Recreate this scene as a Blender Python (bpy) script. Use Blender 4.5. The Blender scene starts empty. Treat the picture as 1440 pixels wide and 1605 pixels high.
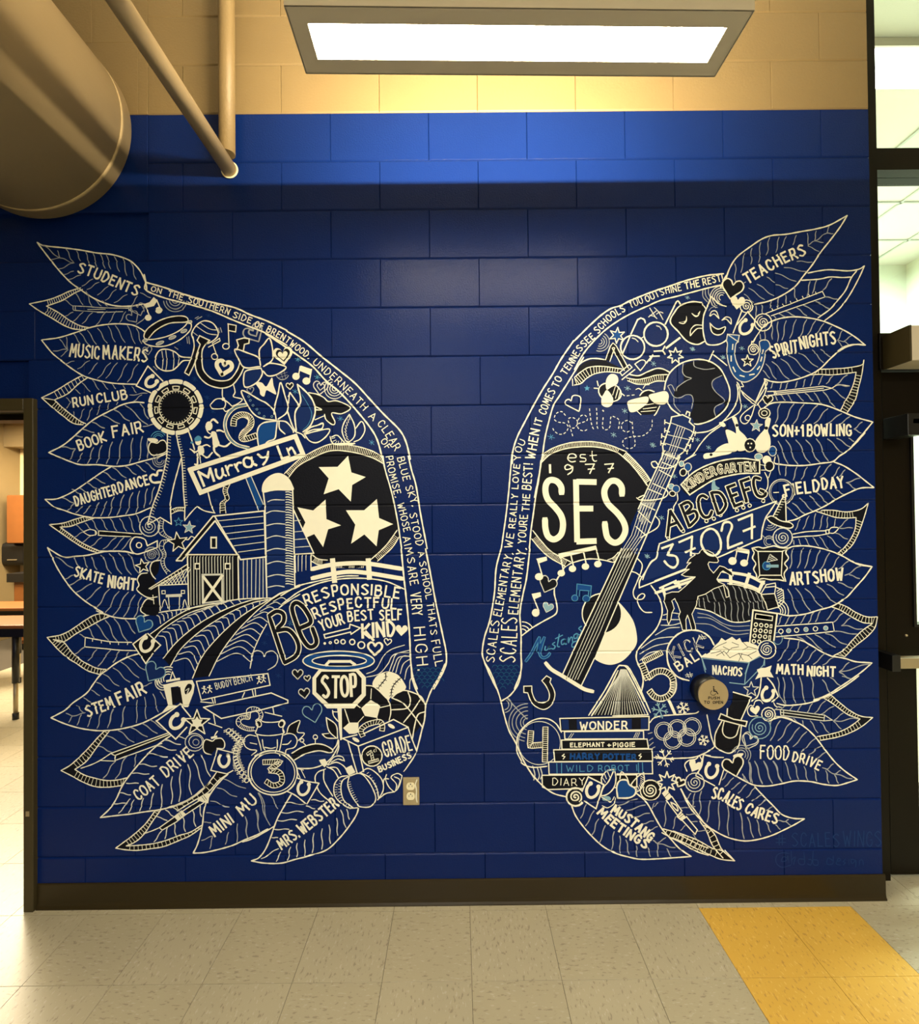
import bpy, bmesh, math, random
from mathutils import Vector, Matrix
random.seed(7)
C = bpy.context.scene.collection

# ---------------------------------------------------------------- camera
FPX, PITCH, ROLL, YAW, DIST, EYE = 784.547, 0.0110633, -0.00970502, 0.00191769, 2.054037, 1.570779
def ray(px, py):
    u, v = px-720.0, py-802.5
    cr, sr = math.cos(ROLL), math.sin(ROLL)
    u, v = cr*u+sr*v, -sr*u+cr*v
    x1, z2 = u/FPX, -v/FPX
    cp, sp = math.cos(PITCH), math.sin(PITCH)
    y1, z = cp-sp*z2, sp+cp*z2
    # pitch model: y2=cp*y1+sp*z ; z2=-sp*y1+cp*z
    cy, sy = math.cos(YAW), math.sin(YAW)
    return Vector((cy*x1+sy*y1, -sy*x1+cy*y1, z))
def wall_pt(px, py, Y=0.0):
    d = ray(px, py); t = (DIST+Y)/d.y
    return d.x*t, EYE+d.z*t
cam = bpy.data.cameras.new('camera'); camo = bpy.data.objects.new('camera', cam); C.objects.link(camo)
cam.sensor_fit = 'HORIZONTAL'; cam.sensor_width = 36.0; cam.lens = 36.0*FPX/1440.0
fw = ray(720, 802.5).normalized(); rt = (ray(721, 802.5)-ray(719, 802.5)).normalized(); up = (ray(720, 801.5)-ray(720, 803.5)).normalized()
camo.matrix_world = Matrix(((rt.x, up.x, -fw.x, 0), (rt.y, up.y, -fw.y, -DIST), (rt.z, up.z, -fw.z, EYE), (0, 0, 0, 1)))
bpy.context.scene.camera = camo
# ---------------------------------------------------------------- light
vs = bpy.context.scene.view_settings
vs.view_transform = 'Standard'; vs.look = 'None'; vs.gamma = 1.0; vs.use_curve_mapping = False; vs.exposure = 0.0
w = bpy.data.worlds.new('world'); bpy.context.scene.world = w; w.use_nodes = True
w.node_tree.nodes['Background'].inputs[0].default_value = (1.0, .86, .66, 1); w.node_tree.nodes['Background'].inputs[1].default_value = 0.02
def area(name, loc, size, power, col, rot=(0, 0, 0)):
    l = bpy.data.lights.new(name, 'AREA'); l.shape = 'RECTANGLE'; l.size, l.size_y = size; l.energy = power; l.color = col
    o = bpy.data.objects.new(name, l); C.objects.link(o); o.location = loc; o.rotation_euler = rot
    return o
WARM = (1.0, .80, .52)
CEIL = 4.32
ROOMC = (1.0, .94, .82)
# ceiling lamps further back in this room, and in the two rooms behind the wall
ROOM_LAMPS = [(-.4, -3.3), (2.0, -3.3), (-.4, -5.6), (2.0, -5.6)]
for x, y in ROOM_LAMPS: area('room_lamp_light', (x, y, 3.08), (1.13, .14), 80, ROOMC)
area('classroom_light', (-4.0, 1.6, 2.86), (1.6, 1.0), 90, (1.0, .84, .58))
area('classroom_light', (-4.6, 3.4, 2.86), (2.4, 1.0), 400, (1.0, .84, .60))
area('vestibule_light', (2.9, .95, CEIL-.1), (1.2, .3), 280, (.90, 1.0, .97))
area('vestibule_light', (3.2, 2.6, CEIL-.1), (1.2, .3), 220, (.90, 1.0, .97))

# ---------------------------------------------------------------- materials
def srgb(r, g, b):
    f = lambda c: (c/255/12.92) if c/255 <= .04045 else ((c/255+.055)/1.055)**2.4
    return (f(r), f(g), f(b), 1)
def mat(name, col, rough=.5, metal=0.0, spec=.5, bump=0, scale=30, emis=None, estr=0, vary=0, vscale=4, coat=0, detail=4):
    m = bpy.data.materials.new(name); m.use_nodes = True; nt = m.node_tree; b = nt.nodes['Principled BSDF']
    b.inputs['Base Color'].default_value = col; b.inputs['Roughness'].default_value = rough
    b.inputs['Metallic'].default_value = metal; b.inputs['Specular IOR Level'].default_value = spec
    b.inputs['Coat Weight'].default_value = coat
    if emis: b.inputs['Emission Color'].default_value = emis; b.inputs['Emission Strength'].default_value = estr
    if bump or vary:
        geo = nt.nodes.new('ShaderNodeNewGeometry')
    if bump:
        n = nt.nodes.new('ShaderNodeTexNoise'); n.inputs['Scale'].default_value = scale; n.inputs['Detail'].default_value = detail
        nt.links.new(geo.outputs['Position'], n.inputs['Vector'])
        bp = nt.nodes.new('ShaderNodeBump'); bp.inputs['Strength'].default_value = 1; bp.inputs['Distance'].default_value = bump
        nt.links.new(n.outputs['Fac'], bp.inputs['Height']); nt.links.new(bp.outputs['Normal'], b.inputs['Normal'])
    if vary:
        n2 = nt.nodes.new('ShaderNodeTexNoise'); n2.inputs['Scale'].default_value = vscale; n2.inputs['Detail'].default_value = 5
        nt.links.new(geo.outputs['Position'], n2.inputs['Vector'])
        mx = nt.nodes.new('ShaderNodeMix'); mx.data_type = 'RGBA'
        mx.inputs[6].default_value = tuple(c*(1-vary) for c in col[:3])+(1,); mx.inputs[7].default_value = tuple(min(1, c*(1+vary)) for c in col[:3])+(1,)
        nt.links.new(n2.outputs['Fac'], mx.inputs[0]); nt.links.new(mx.outputs[2], b.inputs['Base Color'])
    return m
M = {}
M['blue'] = mat('blue_wall_paint', (.0030, .0145, .099, 1), .19, spec=.115, bump=.0012, scale=170, vary=.10, vscale=2.5, detail=5)
M['yellow'] = mat('tan_wall_paint', (.200, .145, .066, 1), .5, bump=.001, scale=110, vary=.05)
M['duct'] = mat('tan_duct_paint', (.45, .35, .19, 1), .6, bump=.0006, scale=60, vary=.05)
M['bronze'] = mat('bronze_frame_paint', (.045, .035, .014, 1), .45, spec=.3, bump=.0003, scale=60)
M['base'] = mat('brown_vinyl_base', (.024, .017, .006, 1), .3, spec=.3, bump=.0006, scale=14)
M['dark'] = mat('dark_bronze_metal', (.006, .004, .0015, 1), .4, spec=.15, bump=.0003, scale=200)
M['black'] = mat('black_plastic', (.006, .006, .006, 1), .35)
M['brass'] = mat('brushed_steel', (.50, .40, .24, 1), .38, metal=.75, bump=.0002, scale=300)
M['plate'] = mat('steel_cover_plate', (.50, .42, .26, 1), .36, metal=.7)
M['ivory'] = mat('ivory_plastic', (.85, .78, .52, 1), .35)
M['house'] = mat('fixture_metal', (.56, .50, .39, 1), .5)
M['ceil'] = mat('ceiling_tile_paint', (.72, .70, .62, 1), .9, bump=.001, scale=200)
M['pale'] = mat('pale_yellow_paint', (.78, .82, .70, 1), .6)
M['room'] = mat('classroom_yellow_paint', (.80, .66, .34, 1), .6)
M['wood'] = mat('orange_wood_laminate', (.20, .070, .016, 1), .35, vary=.15, vscale=9)
M['panel'] = mat('ceiling_grid_metal', (.5, .52, .48, 1), .6)
M['cream'] = mat('cream_mural_paint', (.85, .84, .69, 1), .5, spec=.3, vary=.04, vscale=30)
M['vein'] = mat('thin_grey_mural_paint', (.34, .37, .39, 1), .5, spec=.3)
M['veinw'] = mat('thin_white_mural_paint', (.64, .66, .60, 1), .5, spec=.3)
M['ink'] = mat('black_mural_paint', (.004, .005, .010, 1), .5, spec=.12, bump=.0008, scale=130)
M['navy'] = mat('navy_mural_paint', (.005, .021, .115, 1), .45, spec=.12)
M['mid'] = mat('royal_blue_mural_paint', (.006, .060, .25, 1), .45, spec=.12)
M['sky'] = mat('light_blue_mural_paint', (.07, .27, .48, 1), .45, spec=.15)
M['teal'] = mat('dusty_blue_mural_paint', (.22, .40, .50, 1), .45, spec=.3)
M['faint'] = mat('dark_blue_pen_paint', (.004, .030, .14, 1), .45, spec=.12)
M['scale'] = mat('deep_teal_mural_paint', (.006, .070, .17, 1), .45, spec=.12)
M['wall'] = M['blue']
M['lens'] = mat('lamp_lens', (1, 1, 1, 1), .5, emis=(1.0, .86, .62, 1), estr=72)
M['lamp'] = mat('room_lamp_lens', (1, 1, 1, 1), .5, emis=(1.0, .86, .62, 1), estr=5)
M['glow'] = mat('vestibule_lamp_lens', (1, 1, 1, 1), .5, emis=(.95, 1.0, .92, 1), estr=8)
def glass_mat():
    m = bpy.data.materials.new('clear_glass'); m.use_nodes = True; nt = m.node_tree; nt.nodes.clear()
    o = nt.nodes.new('ShaderNodeOutputMaterial'); mx = nt.nodes.new('ShaderNodeMixShader'); t = nt.nodes.new('ShaderNodeBsdfTransparent'); g = nt.nodes.new('ShaderNodeBsdfGlossy')
    t.inputs[0].default_value = (.93, .97, .94, 1); g.inputs[1].default_value = .02
    mx.inputs[0].default_value = .05
    nt.links.new(t.outputs[0], mx.inputs[1]); nt.links.new(g.outputs[0], mx.inputs[2]); nt.links.new(mx.outputs[0], o.inputs[0])
    return m
M['glass'] = glass_mat()
def tile_mat(name, base, fleck_l, fleck_d, swap):
    m = bpy.data.materials.new(name); m.use_nodes = True; nt = m.node_tree; b = nt.nodes['Principled BSDF']
    b.inputs['Roughness'].default_value = .32
    geo = nt.nodes.new('ShaderNodeNewGeometry'); mp = nt.nodes.new('ShaderNodeMapping')
    mp.inputs['Scale'].default_value = (40, 110, 40) if swap else (110, 40, 40)
    mp.inputs['Rotation'].default_value = (0, 0, .25 if swap else -.2)
    n = nt.nodes.new('ShaderNodeTexNoise'); n.inputs['Scale'].default_value = 1.0; n.inputs['Detail'].default_value = 2
    nt.links.new(geo.outputs['Position'], mp.inputs[0]); nt.links.new(mp.outputs[0], n.inputs['Vector'])
    r = nt.nodes.new('ShaderNodeValToRGB'); e = r.color_ramp.elements
    e[0].position = .34; e[0].color = fleck_d; e[1].position = .68; e[1].color = fleck_l
    a = e.new(.385); a.color = base; a = e.new(.62); a.color = base
    nt.links.new(n.outputs['Fac'], r.inputs[0])
    n2 = nt.nodes.new('ShaderNodeTexNoise'); n2.inputs['Scale'].default_value = 3; nt.links.new(geo.outputs['Position'], n2.inputs['Vector'])
    mx = nt.nodes.new('ShaderNodeMix'); mx.data_type = 'RGBA'; mx.blend_type = 'MULTIPLY'; mx.inputs[0].default_value = .18
    nt.links.new(r.outputs[0], mx.inputs[6]); nt.links.new(n2.outputs['Fac'], mx.inputs[7]); nt.links.new(mx.outputs[2], b.inputs['Base Color'])
    return m
M['tile_a'] = tile_mat('grey_floor_tile', (.43, .385, .265, 1), (.49, .45, .35, 1), (.30, .26, .18, 1), False)
M['tile_b'] = tile_mat('grey_floor_tile_turned', (.42, .375, .255, 1), (.48, .44, .34, 1), (.30, .26, .18, 1), True)
M['tile_y'] = tile_mat('yellow_floor_tile', (.66, .40, .065, 1), (.74, .50, .13, 1), (.48, .28, .06, 1), False)
M['grout'] = mat('dark_floor_joint', (.05, .04, .025, 1), .9)

# ---------------------------------------------------------------- helpers
def obj(name, bm, m=None, parent=None, **kw):
    me = bpy.data.meshes.new(name); bm.to_mesh(me); bm.free()
    if m is not None: me.materials.append(m if not isinstance(m, str) else M[m])
    o = bpy.data.objects.new(name, me); C.objects.link(o)
    if parent is not None: o.parent = parent
    for k, v in kw.items(): o[k] = v
    return o
def thing(name, loc=(0, 0, 0), **kw):
    o = bpy.data.objects.new(name, None); o.empty_display_size = .05; C.objects.link(o); o.location = loc
    for k, v in kw.items(): o[k] = v
    return o
def bx(bm, x0, x1, y0, y1, z0, z1, off=(0, 0, 0)):
    r = bmesh.ops.create_cube(bm, size=1.0)
    for v in r['verts']:
        v.co = Vector(((x0+x1)/2+v.co.x*(x1-x0)-off[0], (y0+y1)/2+v.co.y*(y1-y0)-off[1], (z0+z1)/2+v.co.z*(z1-z0)-off[2]))
    return r['verts']
def box(name, m, x0, x1, y0, y1, z0, z1, parent=None, bev=0, off=(0, 0, 0), **kw):
    bm = bmesh.new(); bx(bm, x0, x1, y0, y1, z0, z1, off)
    if bev: bmesh.ops.bevel(bm, geom=list(bm.edges), offset=bev, segments=2, affect='EDGES', profile=.6)
    return obj(name, bm, m, parent, **kw)
def cyl(bm, p0, p1, r, seg=40, r2=None, caps=True):
    p0, p1 = Vector(p0), Vector(p1); d = (p1-p0); q = d.to_track_quat('Z', 'Y')
    r2 = r if r2 is None else r2; a = []; b = []
    for i in range(seg):
        t = 2*math.pi*i/seg; v = Vector((math.cos(t), math.sin(t), 0))
        a.append(bm.verts.new(p0+q@(v*r))); b.append(bm.verts.new(p1+q@(v*r2)))
    for i in range(seg):
        f = bm.faces.new((a[i], a[(i+1) % seg], b[(i+1) % seg], b[i])); f.smooth = True
    if caps: bm.faces.new(a[::-1]); bm.faces.new(b)
# ---------------------------------------------------------------- back wall, block by block
WX0, WX1, BH, BL, BXO = -3.3, 1.716, .2032, .4064, -.31206
wall = thing('wall_back', kind='structure')
bm = bmesh.new()
DX0, DX1, DZ = -2.72, wall_pt(35.5, 1000, -.022)[0]+.004, 2.0          # doorway opening
bx(bm, WX0, DX0, .02, .18, 0, CEIL); bx(bm, DX0, DX1, .02, .18, DZ+.04, CEIL); bx(bm, DX1, WX1-.012, .02, .18, 0, CEIL)
obj('wall_core', bm, 'blue', wall)
_blk = {}
def block(x0, x1, z0, z1, key, cham=.0056, dep=.0042, name='block', proud=0.0):
    k = (round(x1-x0, 3), round(z1-z0, 3), key, cham)
    if k not in _blk:
        bm = bmesh.new(); w, h = x1-x0, z1-z0; c = cham
        def ring(i, y): return [bm.verts.new(p) for p in ((i*.4, y, i), (w-i*.4, y, i), (w-i*.4, y, h-i), (i*.4, y, h-i))]
        a = ring(0, .0215); b = ring(0, dep); d = ring(c*.45, dep*.45); e = ring(c, 0)
        bm.faces.new(e)
        for p, q in ((a, b), (b, d), (d, e)):
            for i in range(4): bm.faces.new((p[i], p[(i+1) % 4], q[(i+1) % 4], q[i]))
        bmesh.ops.recalc_face_normals(bm, faces=bm.faces)
        me = bpy.data.meshes.new(name); bm.to_mesh(me); bm.free(); me.materials.append(M[key]); _blk[k] = me
    o = bpy.data.objects.new(name, _blk[k]); C.objects.link(o); o.parent = wall; o.location = (x0, -proud, z0)
    return o
PX = wall_pt(232, 300)[0]                  # left edge of the smooth boxed-in strip over the doorway
PZ = 13.45*BH
for c in range(0, 21):
    z0, z1 = c*BH, (c+1)*BH
    key = 'blue' if c < 16 else 'yellow'
    off = BXO + (0 if c % 2 == 0 else BL/2)
    k0 = math.floor((-2.35-off)/BL)
    x = off+k0*BL
    while x < WX1:
        a, b = max(x, -2.35), min(x+BL, WX1)
        x += BL
        if z0 < DZ+.05:
            a = max(a, DX1)
        if z1 > PZ+.02:
            if z0 < PZ: pass
            a = max(a, PX)
        if b-a < .03: continue
        block(a, b, z0, z1, key)
# smooth panels left of the control joint, blue below and tan above
zt = 16*BH
block(-2.35, PX, 14*BH-.0, zt, 'blue', .006, .004, 'lintel_panel', .001)
for z0, z1 in ((zt, zt+.3), (zt+.3, zt+.62), (zt+.62, CEIL)):
    xs = [-2.35, -1.72, -1.31, PX] if z0 != zt+.3 else [-2.35, -1.9, -1.5, PX]
    for a, b in zip(xs, xs[1:]): block(a, b, z0, z1, 'yellow', .003, .002, 'lintel_panel')
# brown vinyl cove base
bm = bmesh.new()
prof = [(0, 0), (-.012, 0), (-.012, .004), (-.0075, .012), (-.0055, .025), (-.005, .096), (-.003, .1015), (0, .1015)]
BL0, BL1 = wall_pt(52, 1000, -.022)[0]+.001, WX1+.006
va = [bm.verts.new((BL0, y, z)) for y, z in prof]; vb = [bm.verts.new((BL1, y, z)) for y, z in prof]
for i in range(len(prof)):
    j = (i+1) % len(prof); bm.faces.new((va[i], va[j], vb[j], vb[i]))
bm.faces.new(va[::-1]); bm.faces.new(vb); bmesh.ops.recalc_face_normals(bm, faces=bm.faces)
obj('baseboard_back', bm, 'base', None, kind='structure')

# ---------------------------------------------------------------- floor of vinyl tiles
floor = thing('floor', kind='structure')
box('floor_slab', 'grout', -6.2, 5.2, -7.2, 6.2, -.12, -.0022, floor)
T = .3048; TX, TY = .029877, -.035837
tm = {}
for key in ('tile_a', 'tile_b', 'tile_y'):
    bm = bmesh.new(); vs_ = bx(bm, .0007, T-.0007, .0007, T-.0007, -.002, 0)
    bmesh.ops.bevel(bm, geom=[e for e in bm.edges if all(v.co.z > -.001 for v in e.verts)], offset=.0003, segments=1, affect='EDGES')
    me = bpy.data.meshes.new('floor_tile'); bm.to_mesh(me); bm.free(); me.materials.append(M[key]); tm[key] = me
def place_tile(i, j):
    key = 'tile_y' if i in (3, 4) and j < 0 else ('tile_a' if (i+j) % 2 else 'tile_b')
    o = bpy.data.objects.new('floor_tile', tm[key]); C.objects.link(o); o.parent = floor; o.location = (TX+i*T, TY+j*T, 0)
for j in range(-4, 3):
    for i in range(-9, 8):
        place_tile(i, j)
for j in range(3, 14):
    for i in range(-16, -5):
        if TX+i*T < -.95*(2.0+TY+j*T)*.8 and TX+i*T > -.95*(2.05+TY+(j+1)*T)-.5: place_tile(i, j)
# the rest of the floor, too far behind the camera to tell the tiles apart
bm = bmesh.new(); bx(bm, -6.2, 5.2, -7.2, TY-4*T, -.002, 0); bx(bm, -6.2, TX-9*T, TY-4*T, 0, -.002, 0); bx(bm, TX+8*T, 5.2, TY-4*T, 0, -.002, 0)
bx(bm, TX-5*T, 5.2, TY+3*T, 6.2, -.002, -.0003)
obj('floor_field', bm, 'tile_a', floor)
# ---------------------------------------------------------------- room shell
box('ceiling', 'ceil', -6.2, 5.2, -7.2, 6.2, CEIL, CEIL+.1, kind='structure')
box('wall_left', 'yellow', -6.2, -6.08, -7.2, 6.2, 0, CEIL, kind='structure')
box('wall_right', 'yellow', 5.08, 5.2, -7.2, 6.2, 0, CEIL, kind='structure')
box('wall_front', 'yellow', -6.2, 5.2, -7.2, -7.08, 0, CEIL, kind='structure')
box('wall_back_left', 'blue', -6.08, WX0, .0, .18, 0, CEIL, kind='structure')
box('wall_divider', 'room', 0.2, .3, .18, 6.08, 0, CEIL, kind='structure')
# ---------------------------------------------------------------- doorway at the left
d1 = thing('door_1', kind='structure')
FX = wall_pt(51.5, 1000, -.022)[0]; FZ = wall_pt(40, 626)[1]
bm = bmesh.new()
fw_ = FX-wall_pt(36.0, 1000, -.022)[0]
def casing(bm, x0, x1, z0, z1): bx(bm, x0, x1, -.022, .20, z0, z1)
casing(bm, FX-fw_, FX, 0, FZ); casing(bm, DX0-.02, FX-fw_, FZ-.05, FZ); casing(bm, DX0-.05, DX0, 0, FZ)
bmesh.ops.bevel(bm, geom=list(bm.edges), offset=.0025, segments=1, affect='EDGES')
obj('door_frame', bm, 'bronze', d1)
box('door_stop', 'dark', FX-fw_-.001, FX-fw_+.004, .05, .09, 0, FZ-.05, d1)
box('door_stop', 'dark', DX0, FX-fw_, .05, .12, FZ-.075, FZ-.045, d1)
bm = bmesh.new(); bx(bm, FX-fw_+.012, FX-fw_+.026, -.024, -.0215, .385, .405); obj('frame_scuff', bm, 'plate', d1)

# ---------------------------------------------------------------- classroom seen through the doorway
box('ceiling_classroom', 'ceil', -6.08, .2, .18, 6.2, 2.95, 3.05, kind='structure')
box('wall_classroom', 'room', -6.08, .2, 4.9, 5.02, 0, 2.95, kind='structure')
def at(px, py, depth):
    d = ray(px, py); t = depth/d.y; return (d.x*t, -DIST+depth, EYE+d.z*t)
x, y, z = at(36, 700, 6.7)
box('trim_soffit', 'yellow', -6.08, -1.9, y, 4.9, z, 2.95, kind='structure')
x0, y0, z1 = at(11.5, 776, 6.6); _, _, z0 = at(11, 852, 6.6)
cab = thing('wall_cabinet', (x0+.35, 4.9, z0), label='orange wooden wall cabinet hung above the black dispenser, seen through the doorway', category='cabinet')
W0 = cab.location
box('body', 'wood', x0, x0+.7, y0, 4.9, z0, z1, cab, .004, W0); box('door', 'wood', x0+.01, x0+.345, y0-.02, y0-.001, z0+.01, z1-.01, cab, .003, W0)
box('door', 'wood', x0+.355, x0+.69, y0-.02, y0-.001, z0+.01, z1-.01, cab, .003, W0)
# black dispenser
xr, yy, zt_ = at(28, 851, 6.55); _, _, zb = at(28, 888, 6.55)
dsp = thing('towel_dispenser', (xr-.2, 4.9, zb), label='rounded glossy black paper towel dispenser on the yellow classroom wall', category='dispenser')
o = box('housing', 'black', xr-.4, xr, 4.62, 4.9, zb, zt_, dsp, .06, dsp.location)
for p in o.data.polygons: p.use_smooth = True
box('towel_slot', 'plate', xr-.24, xr-.12, 4.605, 4.622, zb+.075, zb+.085, dsp, 0, dsp.location)
# counter
xl, yc, zc = at(10, 899, 6.1); _, _, zc0 = at(10, 913, 6.1)
ct = thing('counter', (xl+.6, yc, 0), label='low wooden counter with a dark grey top against the classroom wall', category='counter')
box('countertop', 'black', xl, xl+1.5, yc, 4.86, zc0, zc, ct, .005, ct.location)
box('base_cabinet', 'wood', xl+.05, xl+1.45, yc+.05, 4.86, .08, zc0, ct, 0, ct.location)
box('toe_kick', 'black', xl+.08, xl+1.42, yc+.12, 4.86, 0, .08, ct, 0, ct.location)
box('door', 'wood', xl+.07, xl+.7, yc+.03, yc+.05, .12, zc0-.03, ct, .004, ct.location)
box('door', 'wood', xl+.72, xl+1.4, yc+.03, yc+.05, .12, zc0-.03, ct, .004, ct.location)
def table(px, py, depth, wx, dy, label, pz=None):
    x, y, z = at(px, py, depth)
    t = thing('classroom_table', (x, y, 0), label=label, category='table', group='classroom tables')
    L_ = (x, y, 0)
    box('tabletop', 'wood', x-wx, x+.02, y, y+dy, z-.03, z, t, .006, L_)
    box('edge_band', 'black', x-wx-.002, x+.022, y-.003, y+dy+.003, z-.037, z-.028, t, 0, L_)
    box('apron', 'black', x-wx+.04, x-.02, y+.03, y+.06, z-.1, z-.036, t, 0, L_)
    for lx in (x-.12, x-wx+.07):
        for ly in (y+.06, y+dy-.06):
            bm = bmesh.new(); cyl(bm, (lx-x, ly-y, .29), (lx-x, ly-y, z-.036), .024, 16)
            lg = obj('leg', bm, 'black', t)
            bm = bmesh.new(); cyl(bm, (lx-x, ly-y, .05), (lx-x, ly-y, .30), .016, 16); obj('leg_insert', bm, 'plate', lg)
            bm = bmesh.new(); cyl(bm, (lx-x, ly-y, 0), (lx-x, ly-y, .05), .022, 16); obj('foot', bm, 'black', lg)
    return t
table(38, 980, 3.95, 1.3, .42, 'orange topped classroom table nearer to the doorway')
table(40, 953, 4.85, 1.4, .42, 'orange topped classroom table farther from the doorway')
# ---------------------------------------------------------------- storefront at the right
SY = .10
def sx(px, py, Y): return wall_pt(px, py, Y)[0]
d2 = thing('door_2', kind='structure')
mx0, mx1 = WX1-.02, sx(1377, 400, SY)
bm = bmesh.new(); bx(bm, mx0, mx1, SY, SY+.11, 0, CEIL); obj('mullion', bm, 'dark', d2)
zt1, zt0 = wall_pt(1400, 232, SY)[1], wall_pt(1400, 266, SY)[1]
box('transom_bar', 'dark', mx1, 3.6, SY, SY+.11, zt0, zt1, d2)
zh1, zh0 = wall_pt(1400, 523, SY)[1], wall_pt(1400, 580, SY)[1]
box('header', 'dark', mx1-.012, 3.6, SY-.01, SY+.11, zh0, zh1, d2, .002)
box('mullion', 'dark', 2.86, 2.93, SY, SY+.11, 0, CEIL, d2)
box('top_rail', 'dark', mx1, 3.6, SY, SY+.11, CEIL-.08, CEIL, d2)
box('glass_pane', 'glass', mx1, 2.86, SY+.05, SY+.056, zt1, CEIL-.08, d2)
box('glass_pane', 'glass', mx1, 2.86, SY+.05, SY+.056, zh1, zt0, d2)
box('glass_pane', 'glass', 2.93, 3.6, SY+.05, SY+.056, 0, CEIL-.08, d2)
# leaf: stiles, rails, lite
lx0 = mx1+.02; gx = sx(1432, 850, SY+.02); gz1, gz0 = wall_pt(1436, 675, SY+.02)[1], wall_pt(1436, 978, SY+.02)[1]
lf = obj('door_leaf', (lambda bm: (bx(bm, lx0, gx, SY+.02, SY+.065, .012, zh0-.004), bx(bm, gx, 2.6, SY+.02, SY+.065, gz1, zh0-.004),
     bx(bm, gx, 2.6, SY+.02, SY+.065, gz0-.14, gz0), bx(bm, gx, 2.6, SY+.02, SY+.065, .012, .28), bx(bm, 2.6, 2.84, SY+.02, SY+.065, .012, zh0-.004), bm)[-1])(bmesh.new()), 'dark', d2)
box('glass_pane', 'glass', gx, 2.6, SY+.04, SY+.046, gz0, gz1, lf); box('glass_pane', 'glass', gx, 2.6, SY+.04, SY+.046, .28, gz0-.14, lf)
bm = bmesh.new()
bx(bm, gx-.012, gx, SY+.012, SY+.02, gz0, gz1); bx(bm, gx-.012, 2.6, SY+.012, SY+.02, gz0-.012, gz0); bx(bm, gx-.012, 2.6, SY+.012, SY+.02, gz1, gz1+.012)
obj('glazing_bead', bm, 'black', lf)
bm = bmesh.new(); bmesh.ops.create_uvsphere(bm, u_segments=12, v_segments=8, radius=.006)
sc = obj('screw_cap', bm, 'plate', lf); q = at(1420, 996, DIST+SY+.018); sc.location = q
bxx, _, bz = at(1405, 1038, DIST+.04)
box('crash_bar', 'plate', bxx, 2.75, .02, .06, bz-.022, bz+.022, lf, .004); box('crash_bar_bracket', 'black', bxx-.035, bxx, .02, SY+.02, bz-.034, bz+.034, lf, .003)
opx = sx(1380, 540, SY); opr = at(1416, 540, DIST)
oz1, oz0 = at(1430, 511, DIST-.03)[2], at(1430, 566, DIST-.03)[2]
op = thing('door_operator', (2.3, SY, oz0), label='tan metal automatic door operator box mounted above the dark glass door', category='door operator')
box('operator_cover', 'house', opx+.005, 2.84, -.04, SY-.012, oz0, oz1, op, .004, op.location)
box('side_cap', 'bronze', opx-.002, opx+.006, -.041, SY-.012, oz0-.001, oz1+.001, op, 0, op.location)
ax, _, az = at(1412, 650, DIST+.03)
box('arm_bracket', 'black', ax, ax+.07, .0, SY+.02, az-.09, az+.0, op, .003, op.location)
box('arm', 'black', ax+.02, ax+.5, .0, .02, az-.045, az-.02, op, .003, op.location); box('arm', 'plate', ax+.06, ax+.5, .012, .02, az-.02, az-.008, op, 0, op.location)
bm = bmesh.new(); bx(bm, ax+.3, ax+.34, .0, .03, az-.03, oz0); obj('arm_link', bm, 'black', op).location = tuple(-c for c in op.location)
# vestibule
box('wall_vestibule', 'pale', .3, 5.08, 3.45, 3.57, 0, CEIL, kind='structure')
box('wall_vestibule_side', 'pale', 4.98, 5.06, .2, 3.45, 0, CEIL, kind='structure')
vl = thing('ceiling_vestibule', kind='structure')
def line_box(bm, xa, ya, xb, yb, w=.02):
    d = Vector((xb-xa, yb-ya, 0)); n = Vector((-d.y, d.x, 0)).normalized()*w/2
    p = [Vector((xa, ya, 0))+n, Vector((xa, ya, 0))-n, Vector((xb, yb, 0))-n, Vector((xb, yb, 0))+n]
    a = [bm.verts.new((v.x, v.y, CEIL-.012)) for v in p]; b = [bm.verts.new((v.x, v.y, CEIL-.001)) for v in p]
    bm.faces.new(a); [bm.faces.new((a[i], a[(i+1) % 4], b[(i+1) % 4], b[i])) for i in range(4)]
for k in range(5):
    bm = bmesh.new(); line_box(bm, 1.7, .5+k*.61, 5.0, .5+k*.61); obj('grid_bar', bm, 'panel', vl)
for k in range(5):
    bm = bmesh.new(); line_box(bm, 2.1+k*.61, .2, 2.1+k*.61, 3.4); obj('grid_bar', bm, 'panel', vl)
cl = thing('vestibule_lamp', (2.9, .95, CEIL-.06), label='bright white strip lamp on the ceiling behind the transom glass', category='ceiling lamp')
box('housing', 'house', 2.0, 3.8, .8, 1.1, CEIL-.05, CEIL-.001, cl, 0, cl.location); box('lens', 'glow', 2.02, 3.78, .82, 1.08, CEIL-.062, CEIL-.05, cl, 0, cl.location)

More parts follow.
